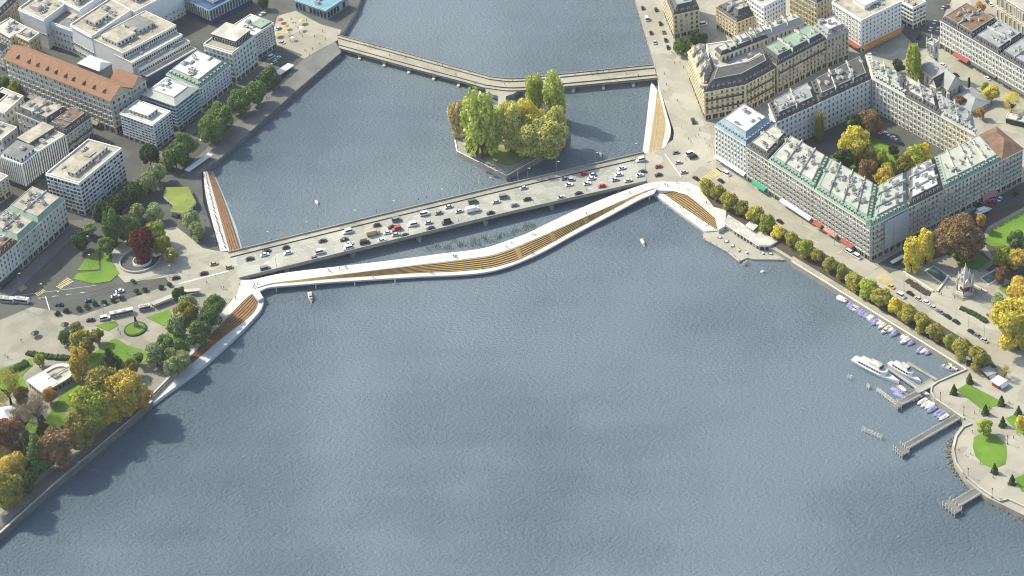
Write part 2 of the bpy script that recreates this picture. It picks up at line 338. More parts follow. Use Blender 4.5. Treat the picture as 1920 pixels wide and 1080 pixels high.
# lake side quay: carriageway, walk under the trees, terrace
lay('pavement', [(1395, 340), (1637, 494), (1670, 475), (1674, 482), (1640, 506), (1385, 348), (1335, 310), (1318, 232), (1456, 178), (1600, 105), (1606, 112), (1460, 186), (1330, 238), (1342, 300)], 'paving', Z + .12)
lay('tree_walk', [(1316, 352), (1335, 345), (1850, 662), (1870, 690), (1822, 690), (1811, 686), (1487, 484), (1452, 462), (1350, 402), (1325, 378)], 'soil', Z + .12)
lay('quay_walk', [(1811, 688), (1483, 486), (1487, 480), (1500, 488), (1812, 679)], 'paving_warm', Z + .16)
lay('pavement', [(1660, 505), (1675, 498), (1800, 575), (1905, 640), (2000, 700), (2000, 716), (1890, 645), (1800, 592)], 'paving', Z + .12)
lay('plaza', [(1690, 505), (1753, 488), (1775, 480), (1830, 500), (1920, 540), (1960, 600), (1930, 640), (1840, 590), (1800, 570), (1745, 535)], 'paving', Z + .14)
lay('park_ground', [(1690, 503), (1765, 432), (1830, 400), (1930, 370), (2100, 400), (2100, 560), (1920, 538), (1830, 498), (1775, 478), (1750, 487)], 'soil', Z + .12)
for p in ([(1846, 455), (1850, 438), (1872, 420), (1900, 402), (1960, 380), (1990, 460), (1920, 464), (1860, 462)], [(1780, 470), (1822, 466), (1860, 492), (1840, 508), (1800, 500)], [(1872, 540), (1895, 530), (1920, 545), (1910, 575)]):
    lay('lawn', p, 'lawn', Z + .24, Z, 'soil')
lay('garden_path', [(1838, 450), (1852, 425), (1920, 388), (1920, 395), (1860, 428), (1846, 452), (1850, 465), (1868, 490), (1850, 505), (1838, 512), (1832, 508), (1858, 488), (1840, 468)], 'gravel', Z + .28)
lay('promenade', [(2300, 1090), (1920, 952), (1888, 936), (1868, 934), (1838, 912), (1805, 885), (1790, 860), (1787, 841), (1793, 820), (1806, 802), (1822, 793), (1808, 786), (1756, 747), (1748, 734), (1750, 724), (1760, 716), (1812, 692), (1870, 690), (2000, 760)], 'paving_warm', Z + .14)
for p in ([(1793, 731), (1814, 719), (1874, 750), (1873, 760), (1860, 763), (1851, 775)], [(1885, 784), (1906, 776), (1960, 778), (1960, 830), (1909, 811)],
          [(1826, 820), (1846, 808), (1868, 816), (1886, 832), (1888, 850), (1885, 870), (1864, 879), (1844, 870), (1829, 855), (1824, 838)], [(1902, 897), (1930, 884), (1960, 890), (1960, 945), (1915, 920)]):
    lay('lawn', p, 'lawn', Z + .26, Z, 'soil')
# street and paving round the church, courtyard
lay('street', [(1640, 100), (1700, 70), (1770, 95), (1930, 180), (1930, 235), (1850, 230), (1760, 150), (1690, 120)], 'paving', Z + .1)
lay('street', [(1690, 60), (1740, -30), (1800, -30), (1765, 35), (1764, 92), (1720, 90)], 'asphalt', Z + .12)
lay('courtyard_ground', [(1460, 262), (1640, 170), (1850, 280), (1660, 400)], 'asphalt', Z + .1)
lay('lawn', [(1560, 300), (1590, 262), (1625, 250), (1670, 275), (1700, 300), (1660, 345), (1600, 330)], 'lawn', Z + .22, Z, 'soil')
lay('street', [(1645, 495), (1760, 430), (1940, 330), (1940, 375), (1830, 402), (1765, 434), (1690, 505), (1668, 512)], 'asphalt', Z + .12)
lay('pavement', [(1241, 150), (1262, 72), (1240, 20), (1232, -20), (1250, -20), (1275, 75), (1288, 110), (1320, 228), (1338, 300), (1325, 305), (1300, 235)], 'paving', Z + .12)

def marks(quads, m, z):
    b = MB()
    for q in quads: b.prism(ccw(px(q, z)), z - .01, z, m)
    tag(obj('road_marking', b.mesh('road_marking')), kind='structure')
def zebra(a, b_, w, n, m='yellow_paint', z=Z + .16):
    """n stripes from pixel a to b_, each running along vector w"""
    q = []
    for i in range(n):
        x0 = a[0] + (b_[0] - a[0]) * i / n; y0 = a[1] + (b_[1] - a[1]) * i / n
        x1 = a[0] + (b_[0] - a[0]) * (i + .5) / n; y1 = a[1] + (b_[1] - a[1]) * (i + .5) / n
        q.append([(x0, y0), (x1, y1), (x1 + w[0], y1 + w[1]), (x0 + w[0], y0 + w[1])])
    marks(q, m, z)
zebra((105, 537), (127, 519), (9, 5), 8, z=Z + .05); zebra((33, 542), (45, 534), (7, 5), 5, z=Z + .05); zebra((65, 550), (80, 540), (7, 5), 6, z=Z + .05)
zebra((1632, 490), (1662, 505), (12, 8), 10, z=Z + .18); zebra((1642, 520), (1660, 533), (16, -8), 7, z=Z + .05)
zebra((1312, 335), (1345, 313), (12, 9), 10, z=Z + .18)
def line(a, b_, wpx, m='white_paint', z=Z + .05):
    d = Vector((b_[0] - a[0], b_[1] - a[1])).normalized(); n = Vector((-d.y, d.x)) * wpx / 2
    marks([[(a[0] + n.x, a[1] + n.y), (b_[0] + n.x, b_[1] + n.y), (b_[0] - n.x, b_[1] - n.y), (a[0] - n.x, a[1] - n.y)]], m, z)
line((1246, 288), (1277, 331), 1.6, z=Z + .06); line((335, 532), (428, 508), 1.8, z=Z + .2); line((85, 555), (95, 588), 1.6); line((113, 540), (137, 527), 1.2)
line((1450, 380), (1585, 465), .8); line((1585, 465), (1570, 476), .8); line((1600, 560), (1790, 680), .8); line((-10, 560), (180, 535), .35)
for dy in (0, 3, 9, 12): line((-20, 571 + dy), (165, 546 + dy * .9), .45, 'rail_iron', Z + .04); line((165, 546 + dy * .9), (330, 508 + dy * .8), .4, 'rail_iron', Z + .3)
for dy in (0, 3): line((352 + dy, 322), (535 + dy, 155), .4, 'rail_iron', Z + .2)
for k in range(6): line((20 + k * 26, 566 - k * 3.4), (30 + k * 26, 564.7 - k * 3.4), .6)
line((1655, 55), (1690, 0), .8, z=Z + .15)

# quay walls: coping and the dark face along the garden
def wall_run(name, pts, z0, z1, th, m, mtop, label, cat='wall'):
    P = [G(x, y, z1) for x, y in pts]; b = MB()
    o0 = P[0].copy(); o0.z = 0
    for p, q in zip(P, P[1:]):
        d = (q - p); d.z = 0; d.normalize(); n = Vector((d.y, -d.x, 0)) * th / 2
        b.prism(ccw([(p - n - o0)[:2], (q - n - o0)[:2], (q + n - o0)[:2], (p + n - o0)[:2]]), z0, z1, m, mtop)
    return tag(obj(name, b.mesh(name), o0), label, cat)
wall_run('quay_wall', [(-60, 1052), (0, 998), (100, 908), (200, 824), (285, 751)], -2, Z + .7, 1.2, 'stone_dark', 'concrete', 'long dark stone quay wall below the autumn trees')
wall_run('quay_wall', [(1484, 489), (1560, 536), (1650, 592), (1730, 641), (1812, 692)], -1, Z + .5, .9, 'stone', 'wall_pale', 'pale quay wall behind the row of moored boats')
wall_run('quay_wall', [(1812, 692), (1758, 715), (1747, 723), (1746, 734), (1753, 746), (1808, 784)], -1, Z + .9, .9, 'stone', 'concrete', 'pale stone parapet round the square landing stage corner')
wall_run('quay_wall', [(1822, 793), (1806, 800), (1793, 817), (1787, 842), (1792, 866), (1806, 888), (1812, 894)], -1, Z + .9, 1.0, 'stone', 'concrete', 'curved pale parapet wall around the rounded promenade')
wall_run('quay_wall', [(1806, 886), (1838, 914), (1868, 934), (1876, 938), (1890, 934), (1925, 950), (2000, 985)], -1, Z + .9, 1.0, 'stone', 'concrete', 'pale parapet wall above the boulders at the picture edge')
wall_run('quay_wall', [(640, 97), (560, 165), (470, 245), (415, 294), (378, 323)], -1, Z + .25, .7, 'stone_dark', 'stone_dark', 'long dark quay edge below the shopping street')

# rocks at the foot of the rounded promenade
b = MB(); rnd = random.Random(3)
edge = spline([tuple(G(x, y, 0)) for x, y in [(1806, 805), (1788, 822), (1779, 845), (1784, 872), (1800, 895), (1835, 925), (1870, 945), (1920, 975)]], 90)
for i, p in enumerate(edge):
    for k in range(4):
        r = rnd.uniform(.3, .9); c = p + Vector((rnd.uniform(-1.8, 2.0), rnd.uniform(-2.5, 2.5), rnd.uniform(-.4, .5)))
        rz = rnd.uniform(0, 3); b.prism([(c.x + r * rnd.uniform(.7, 1.1) * math.cos(rz + a), c.y + r * rnd.uniform(.7, 1.1) * math.sin(rz + a)) for a in (0, 1.1, 2.2, 3.3, 4.6)], -.8, c.z + r * .5, 'rock', inset=r * .25)
tag(obj('boulders', b.mesh('boulders')), 'loose boulders in the shallows round the promenade', 'rocks', kind='stuff')

# ------------------------------------------------------------------ bridges
def ribbon(A, B, th, m, mtop, o0, name, parent):
    """a slab whose top runs between the polylines A and B (world points)"""
    b = MB(); A = [p - o0 for p in A]; B = [p - o0 for p in B]; dz = Vector((0, 0, -th))
    for i in range(len(A) - 1):
        a0, a1, b0, b1 = A[i], A[i + 1], B[i], B[i + 1]
        up = (a1 - a0).cross(b0 - a0).z > 0
        def q(pts, mm): b.face(pts if up else pts[::-1], mm)
        q([a0, a1, b1, b0], mtop); q([a0 + dz, a1 + dz, a1, a0], m); q([b0, b1, b1 + dz, b0 + dz], m); q([b0 + dz, b1 + dz, a1 + dz, a0 + dz], m)
    for i in (0, -1): b.face([A[i], B[i], B[i] + dz, A[i] + dz], m)
    return obj(name, b.mesh(name), (0, 0, 0), parent=parent)
def mixp(A, B, t): return [a.lerp(c, t) for a, c in zip(A, B)]
def lift(A, z): return [a + Vector((0, 0, z)) for a in A]

# road bridge
N = 44
def arch(i, n, z0, dz): t = i / (n - 1); return z0 + dz * math.sin(math.pi * t)
Upx = spline([(428, 475, 0), (700, 408, 0), (960, 345, 0), (1208, 287, 0)], N); Lpx = spline([(449, 523, 0), (700, 461, 0), (960, 398, 0), (1212, 341, 0)], N)
U = [G(p.x, p.y, arch(i, N, Z + .25, 1.5)) for i, p in enumerate(Upx)]; L = [G(p.x, p.y, arch(i, N, Z + .25, 1.5)) for i, p in enumerate(Lpx)]
o0 = Vector((L[N // 2].x, L[N // 2].y, 0)); RB = thing('road_bridge', 'long flat road bridge crowded with cars across the river', 'bridge', o0)
ribbon(U, L, 1.0, 'stone', 'asphalt_bridge', o0, 'deck', RB)
ribbon(lift(U, .17), lift(mixp(U, L, .17), .17), .2, 'concrete', 'paving_warm', o0, 'sidewalk', RB)
ribbon(lift(mixp(U, L, .93), .17), lift(L, .17), .2, 'concrete', 'paving_warm', o0, 'sidewalk', RB)
for t0, t1 in ((-.008, .006), (.994, 1.008)):
    ribbon(lift(mixp(U, L, t0), 1.15), lift(mixp(U, L, t1), 1.15), 2.2, 'stone', 'concrete', o0, 'parapet', RB)
ribbon(lift(mixp(U, L, .165), .5), lift(mixp(U, L, .172), .5), .5, 'metal_dark', 'metal_dark', o0, 'railing', RB)
for t in (.32, .47, .52, .68, .8):
    b = MB(); A, B = mixp(U, L, t - .004), mixp(U, L, t + .004)
    for i in range(1, N - 2):
        for s in ((0, 1) if t == .47 else (0,)):
            P = [A[i], A[i].lerp(A[i + 1], .5 + s * .5), B[i].lerp(B[i + 1], .5 + s * .5), B[i]]
            b.face([p - o0 + Vector((0, 0, .03)) for p in (P[0], P[3], P[2], P[1])], 'white_paint')
    tag(obj('lane_marking', b.mesh('lane_marking'), parent=RB), kind='stuff')
for i in range(5, N - 3, 7):
    b = MB(); p, q = U[i].lerp(L[i], .04) - o0, U[i].lerp(L[i], .96) - o0; d = (q - p); d.z = 0; dn = d.normalized(); n = Vector((-dn.y, dn.x, 0)) * 1.5
    b.prism(ccw([(p - n)[:2], (p + n)[:2], (p + n * .2 - dn * 2.5)[:2], (p - n * .2 - dn * 2.5)[:2]]), -3, p.z - 1.3, 'stone'); b.prism(ccw([(p - n)[:2], (q - n)[:2], (q + n)[:2], (p + n)[:2]]), -3, p.z - 1.31, 'stone')
    b.prism(ccw([(q - n)[:2], (q + n)[:2], (q + n * .2 + dn * 2)[:2], (q - n * .2 + dn * 2)[:2]]), -3, q.z - 1.6, 'stone')
    obj('pier', b.mesh('pier'), parent=RB)
def deck_at(x, y):
    """height of the road bridge deck where pixel x, y meets it"""
    t = min(1, max(0, (x - 438) / (1210 - 438))); return Z + .25 + 1.5 * math.sin(math.pi * t)

# white footbridge with timber tiers
NF = 90
def run(pts, z, n=NF): return [G(p.x, p.y, z) for p in spline([(x, y, 0) for x, y in pts], n)]
def runz(pts, zf, n=NF):
    S = spline([(x, y, 0) for x, y in pts], n); return [G(p.x, p.y, zf(p.x)) for p in S]
def sm(a, b, x): t = min(1, max(0, (x - a) / (b - a))); return t * t * (3 - 2 * t)
HI = lambda x: Z + .45 + 1.0 * sm(520, 760, x) * (1 - sm(1080, 1215, x))
LO = lambda x: Z + .40 - 1.3 * sm(520, 760, x) * (1 - sm(1080, 1215, x))
rear = [(474, 524), (531, 512), (620, 501), (700, 492), (780, 482), (832, 475), (884, 469), (916, 463), (949, 452), (987, 438), (1020, 422), (1080, 394), (1140, 369), (1199, 348), (1238, 339)]
ledg = [(476, 529), (533, 517), (620, 506), (700, 497), (780, 487), (832, 480), (884, 474), (916, 468), (950, 457), (988, 443), (1021, 427), (1081, 399), (1141, 374), (1199, 353), (1238, 343)]
ttop = [(478, 540), (512, 530.5), (560, 524.5), (620, 517), (700, 507), (780, 497), (832, 491), (884, 484), (923, 478), (962, 465), (1020, 441), (1080, 414), (1140, 388), (1199, 362.5), (1232, 351)]
tbot = [(480, 541.5), (512, 533), (560, 529), (620, 523), (700, 517.5), (780, 512), (858, 509), (916, 503), (949, 495), (975, 486), (1020, 463), (1080, 430), (1140, 397.5), (1199, 366), (1233, 352)]
fron = [(484, 548), (503, 539), (545, 535), (620, 529), (700, 524), (780, 519), (858, 515.5), (910, 510.5), (949, 501), (987, 486.5), (1022, 470), (1080, 438), (1140, 406), (1199, 374.5), (1226, 363)]
R0, R1, T0, T1, F1 = runz(rear, lambda x: HI(x) - .5), runz(ledg, HI), runz(ttop, HI), runz(tbot, LO), runz(fron, LO)
R1b = runz(ledg, lambda x: HI(x) - .5)
o0 = Vector((F1[NF // 2].x, F1[NF // 2].y, 0)); FB = thing('footbridge', 'curving white footbridge with golden timber seating tiers', 'bridge', o0)
ribbon(R0, R1b, 1.1, 'white_concrete', 'wall_pale', o0, 'rear_ledge', FB)
ribbon(R1, T0, 1.4, 'white_concrete', 'white_concrete', o0, 'upper_walkway', FB)
ribbon(T1, F1, 1.0, 'white_concrete', 'white_concrete', o0, 'lower_walkway', FB)
NS = 6
i0, i1 = 4, NF - 3
for s in range(NS):
    A = mixp(T0, T1, s / NS); B = mixp(T0, T1, (s + 1) / NS)
    for i in range(len(A)):       # each tier is level across, one riser lower than the one behind
        zt = T0[i].z + (T1[i].z - T0[i].z) * (s + .5) / NS
        A[i] = Vector((A[i].x, A[i].y, zt)); B[i] = Vector((B[i].x, B[i].y, zt))
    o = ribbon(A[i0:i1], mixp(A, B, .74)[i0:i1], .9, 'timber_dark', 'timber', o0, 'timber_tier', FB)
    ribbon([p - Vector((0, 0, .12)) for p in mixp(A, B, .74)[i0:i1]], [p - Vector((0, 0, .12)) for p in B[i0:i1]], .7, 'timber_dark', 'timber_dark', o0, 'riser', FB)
for xs in (962, 1030, 1096, 1158):   # stairs cut through the tiers
    i = min(range(NF), key=lambda j: abs(proj(T0[j])[0] - xs))
    for s in range(NS * 2):
        b = MB(); u, v = s / (NS * 2), (s + 1) / (NS * 2); z = T0[i].z + (T1[i].z - T0[i].z) * u + .12
        q = [T0[i].lerp(T1[i], u), T0[i + 1].lerp(T1[i + 1], u), T0[i + 1].lerp(T1[i + 1], v), T0[i].lerp(T1[i], v)]
        b.prism(ccw([(p - o0)[:2] for p in q]), z - .5, z, 'timber'); obj('stair', b.mesh('stair'), parent=FB)
for (x, y) in ((517, 540), (591, 534), (664, 529), (740, 525), (1217, 369), (1250, 386)):
    p = G(x, y, Z - .5) - o0; b = MB(); b.tube((p.x, p.y + .6, Z - .3), (p.x + .3, p.y - .4, -3), .35, .28, 'white_concrete', 8); obj('pile', b.mesh('pile'), parent=FB)
def terrace(name, label, top, bot, ztop, zbot, tiers, m, back=None, front=None, o=None, zfront=None, n=30, fill=.93, under='timber_dark'):
    """timber tiers between pixel polylines top and bot, white walks behind and in front"""
    T, B = run(top, ztop, n), run(bot, zbot, n); o0 = Vector((B[n // 2].x, B[n // 2].y, 0)); R = thing(name, label, 'terrace', o0)
    for s in range(tiers):
        zt = ztop + (zbot - ztop) * (s + .5) / tiers
        A = [Vector((p.x, p.y, zt)) for p in mixp(T, B, s / tiers)]; C = [Vector((p.x, p.y, zt)) for p in mixp(T, B, (s + fill) / tiers)]
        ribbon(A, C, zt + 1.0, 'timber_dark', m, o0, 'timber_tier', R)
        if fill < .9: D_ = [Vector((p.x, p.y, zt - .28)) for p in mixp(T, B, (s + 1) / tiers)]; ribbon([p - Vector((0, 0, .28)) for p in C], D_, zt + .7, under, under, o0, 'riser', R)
    if back: ribbon(run(back, ztop + .05, n), [p + Vector((0, 0, .05)) for p in T], ztop + 1, 'white_concrete', 'white_concrete', o0, 'upper_walk', R)
    if front: ribbon(B, run(front, zbot, n), zbot + 1.5, 'white_concrete', 'white_concrete', o0, 'lower_walk', R)
    return R
terrace('timber_terrace', 'rust brown timber terrace with white kerb edging the waterside garden', [(280, 746), (312, 714), (360, 665), (383, 639), (432, 589), (462, 559), (481, 545)], [(284, 748), (328, 706), (374, 670), (420, 631), (462, 599), (481, 578), (485, 556)],
        Z + .3, 1.9, 6, 'timber_red', [(279, 744), (309, 712), (356, 661), (377, 633), (420, 580), (444, 552), (466, 536)], [(276, 764), (328, 726), (388, 680), (446, 627), (478, 594), (492, 575), (495, 557)], fill=.8)
terrace('timber_terrace', 'narrow rust timber strip with white beach walk below the fountain garden', [(388, 320), (400, 362), (414, 412), (430, 470)], [(395, 320), (413, 362), (431, 412), (449, 467)],
        Z + .25, 1.2, 4, 'timber_red', [(381, 322), (385, 362), (397, 412), (413, 471)], None)
slab('shallow_ledge', px([(395, 321), (399, 320), (421, 370), (443, 425), (454, 466), (449, 468)], .15), -2, .15, 'shallows')
terrace('timber_terrace', 'slim timber steps beside the pale quay near the domed fence bridge end', [(1234, 168), (1247, 222), (1246, 250), (1240, 280)], [(1232, 168), (1228, 205), (1222, 245), (1216, 286)],
        Z + .2, 1.4, 4, 'timber', [(1234, 152), (1248, 205), (1258, 245), (1248, 276)], [(1221, 152), (1216, 190), (1210, 245), (1204, 289)], fill=.66, under='paving')
terrace('timber_terrace', 'broad fan of golden timber steps beside the glass pavilion terrace', [(1262, 358), (1290, 366), (1318, 388), (1341, 409)], [(1242, 361), (1276, 385), (1310, 408), (1346, 432)],
        Z + .2, 1.6, 6, 'timber', None, [(1226, 364), (1256, 386), (1288, 410), (1322, 434)], fill=.58)
slab('plaza', px([(1205, 345), (1238, 340), (1290, 341), (1312, 352), (1338, 388), (1362, 394), (1359, 424), (1347, 431), (1341, 409), (1318, 388), (1290, 366), (1262, 358), (1236, 357), (1222, 352)], Z + .32), -1, Z + .32, 'white_concrete')
slab('plaza', px([(446, 546), (452, 525), (476, 524), (486, 545), (494, 558), (484, 563), (472, 550), (440, 578)], Z + .36), -1, Z + .36, 'white_concrete')

# low landing terrace and glass pavilion
slab('landing_terrace', px([(1347, 432), (1359, 424), (1400, 446), (1455, 470), (1484, 484), (1477, 487), (1411, 486), (1402, 483), (1388, 489), (1364, 470), (1342, 458), (1319, 446), (1318, 439), (1322, 434)], 1.0), -2, 1.0, 'concrete', 'paving')
wall_run('jetty_edge', [(1319, 447), (1342, 459), (1364, 471), (1387, 490)], .2, 1.12, .8, 'stone', 'concrete', 'weathered timber fender edge of the low landing terrace', 'fender')

# pedestrian bridge with a bend and the island link
NB = 30
Ua = spline([(632, 66, 0), (770, 103, 0), (860, 128, 0), (922, 145, 0)], NB) + spline([(922, 145, 0), (965, 148, 0), (1050, 140, 0), (1226, 122, 0)], NB)[1:]
La = spline([(636, 91, 0), (780, 131, 0), (860, 152, 0), (906, 165, 0)], NB) + spline([(906, 165, 0), (962, 171, 0), (1050, 164, 0), (1232, 147, 0)], NB)[1:]
U2 = [G(p.x, p.y, Z + .5) for p in Ua]; L2 = [G(p.x, p.y, Z + .5) for p in La]
o0 = Vector((L2[NB].x, L2[NB].y, 0)); PB = thing('pedestrian_bridge', 'pale bent pedestrian bridge behind the wooded island', 'bridge', o0)
ribbon(U2, L2, 1.0, 'stone', 'paving_warm', o0, 'deck', PB)
for t0, t1 in ((-.01, .01), (.24, .247), (.76, .767), (.99, 1.01)):
    ribbon(lift(mixp(U2, L2, t0), .7), lift(mixp(U2, L2, t1), .7), .7, 'rail_iron', 'rail_iron' if .1 < t0 < .9 else 'concrete', o0, 'railing', PB)
for i in range(4, 2 * NB - 4, 5):
    if abs(i - NB) < 3: continue
    b = MB(); p, q = U2[i] - o0, L2[i] - o0; d = (q - p); d.z = 0; dn = d.normalized(); n = Vector((-dn.y, dn.x, 0)) * .9
    b.prism(ccw([(p - n)[:2], (p + n)[:2], (q + n)[:2], (q - n)[:2]]), -3, Z - .5, 'stone'); b.cyl(q.x + dn.x * .7, q.y + dn.y * .7, -2, 1.2, 1.1, 1.0, 'wall_pale', 8)
    obj('pier', b.mesh('pier'), parent=PB)
b = MB(); b.prism(ccw([(Vector(p) - o0.xy)[:] for p in px([(908, 163), (914, 172), (926, 178), (936, 180), (950, 180), (962, 176), (972, 170), (940, 166)], Z + .5)]), 1.2, Z + .47, 'stone', 'paving_warm'); obj('prow', b.mesh('prow'), parent=PB)
ribbon([G(934, 176, Z + .45), G(933, 208, Z + .45)], [G(949, 176, Z + .45), G(947, 208, Z + .45)], .8, 'stone', 'paving', o0, 'island_link', PB)

# island
ISL = [(853, 262), (857, 283), (950, 329), (1006, 297), (1060, 262), (1062, 215), (1000, 200), (920, 196), (872, 205)]
slab('island_ground', px(ISL), -3, Z, 'stone', 'gravel')
wall_run('island_wall', ISL[:5], -2, Z + .55, .8, 'stone', 'wall_pale', 'pale stone wall rising from the water round the wooded island')
lay('lawn', [(872, 276), (900, 268), (960, 280), (1000, 270), (1040, 262), (1010, 284), (955, 310), (905, 296)], 'lawn_dry', Z + .2, Z, 'soil')
lay('garden_path', [(865, 280), (872, 274), (955, 316), (1045, 264), (1052, 264), (952, 324)], 'gravel', Z + .23)
# ------------------------------------------------------------------ buildings
def unit_window(name, pane, frame, fw, depth, sill=True, mull=0):
    b = MB()
    b.face([(-.5, -.03, 0), (.5, -.03, 0), (.5, -.03, 1), (-.5, -.03, 1)], pane)
    for x0, x1, z0, z1 in ((-.5 - fw, -.5, -fw * .6, 1 + fw * .6), (.5, .5 + fw, -fw * .6, 1 + fw * .6), (-.5, .5, 1, 1 + fw * .6)):
        b.prism([(x0, -depth), (x1, -depth), (x1, 0), (x0, 0)], z0, z1, frame, bottom=True)
    if sill: b.prism([(-.5 - fw, -depth * 1.8), (.5 + fw, -depth * 1.8), (.5 + fw, 0), (-.5 - fw, 0)], -.07, 0, frame, bottom=True)
    for k in range(mull): 
        x = -.5 + (k + 1) / (mull + 1); b.prism([(x - .03, -.08), (x + .03, -.08), (x + .03, 0), (x - .03, 0)], 0, 1, frame)
    return b.mesh(name)
WIN = {}
def window_mesh(style, frame):
    k = (style, frame)
    if k not in WIN:
        if style == 'office': WIN[k] = [unit_window('window', p, frame, .07, .28, False) for p in ('glass', 'glass', 'glass', 'glass_pale', 'blind')]
        elif style == 'shop': WIN[k] = [unit_window('shop_window', 'glass', frame, .05, .3, False, 1)]
        else: WIN[k] = [unit_window('window', p, frame, .16, .2, True, 1) for p in ('glass', 'glass', 'glass', 'glass_pale', 'glass_pale', 'blind')]
    return WIN[k]
def dormer_mesh(roofm, wallm):
    k = ('dormer', roofm, wallm)
    if k not in WIN:
        b = MB(); b.prism([(-.7, -.1), (.7, -.1), (.7, 2.2), (-.7, 2.2)], 0, 1.7, wallm, roofm)
        b.prism([(-.9, -.3), (.9, -.3), (.9, 2.2), (-.9, 2.2)], 1.7, 1.95, roofm, bottom=True)
        b.face([(-.45, -.13, .25), (.45, -.13, .25), (.45, -.13, 1.5), (-.45, -.13, 1.5)], 'glass'); WIN[k] = b.mesh('dormer')
    return WIN[k]
def chimney_mesh(m):
    k = ('chimney', m)
    if k not in WIN:
        b = MB(); b.box((0, 0, .9), (2.6, .8, 1.8), m); b.box((0, 0, 1.9), (2.9, 1.0, .2), 'concrete')
        for x in (-.9, -.3, .3, .9): b.cyl(x, 0, 2.0, 2.6, .17, .14, 'roof_brown', 6)
        WIN[k] = b.mesh('chimney')
    return WIN[k]
def unit_mesh(kind):
    k = ('roof_unit', kind)
    if k not in WIN:
        b = MB()
        if kind == 0: b.box((0, 0, .7), (2.4, 1.8, 1.4), 'wall_pale'); b.box((0, 0, 1.45), (2.7, 2.1, .12), 'roof_zinc'); b.cyl(.5, 0, 1.5, 1.9, .4, .4, 'metal_grey', 8)
        elif kind == 1: b.box((0, 0, .4), (3.4, 1.2, .8), 'metal_grey'); b.tube((-1.7, .2, .6), (-3, .2, .6), .25, .25, 'roof_zinc'); b.cyl(.8, 0, .8, 1.2, .35, .3, 'metal_dark', 8); b.cyl(-.4, 0, .8, 1.2, .35, .3, 'metal_dark', 8)
        elif kind == 2: b.prism([(-1.2, -.8), (1.2, -.8), (1.2, .8), (-1.2, .8)], 0, .5, 'concrete'); b.prism([(-1.1, -.7), (1.1, -.7), (1.1, .7), (-1.1, .7)], .5, .9, 'glass_teal', inset=.5)
        else: b.box((0, 0, 1.3), (4.5, 3.2, 2.6), 'wall_pale'); b.box((0, 0, 2.68), (4.9, 3.6, .18), 'roof_gravel'); b.box((1, -1.62, 1.0), (.9, .06, 1.9), 'metal_dark')
        WIN[k] = b.mesh('roof_unit')
    return WIN[k]
UN = ('vent_unit', 'duct_unit', 'skylight', 'roof_hut')

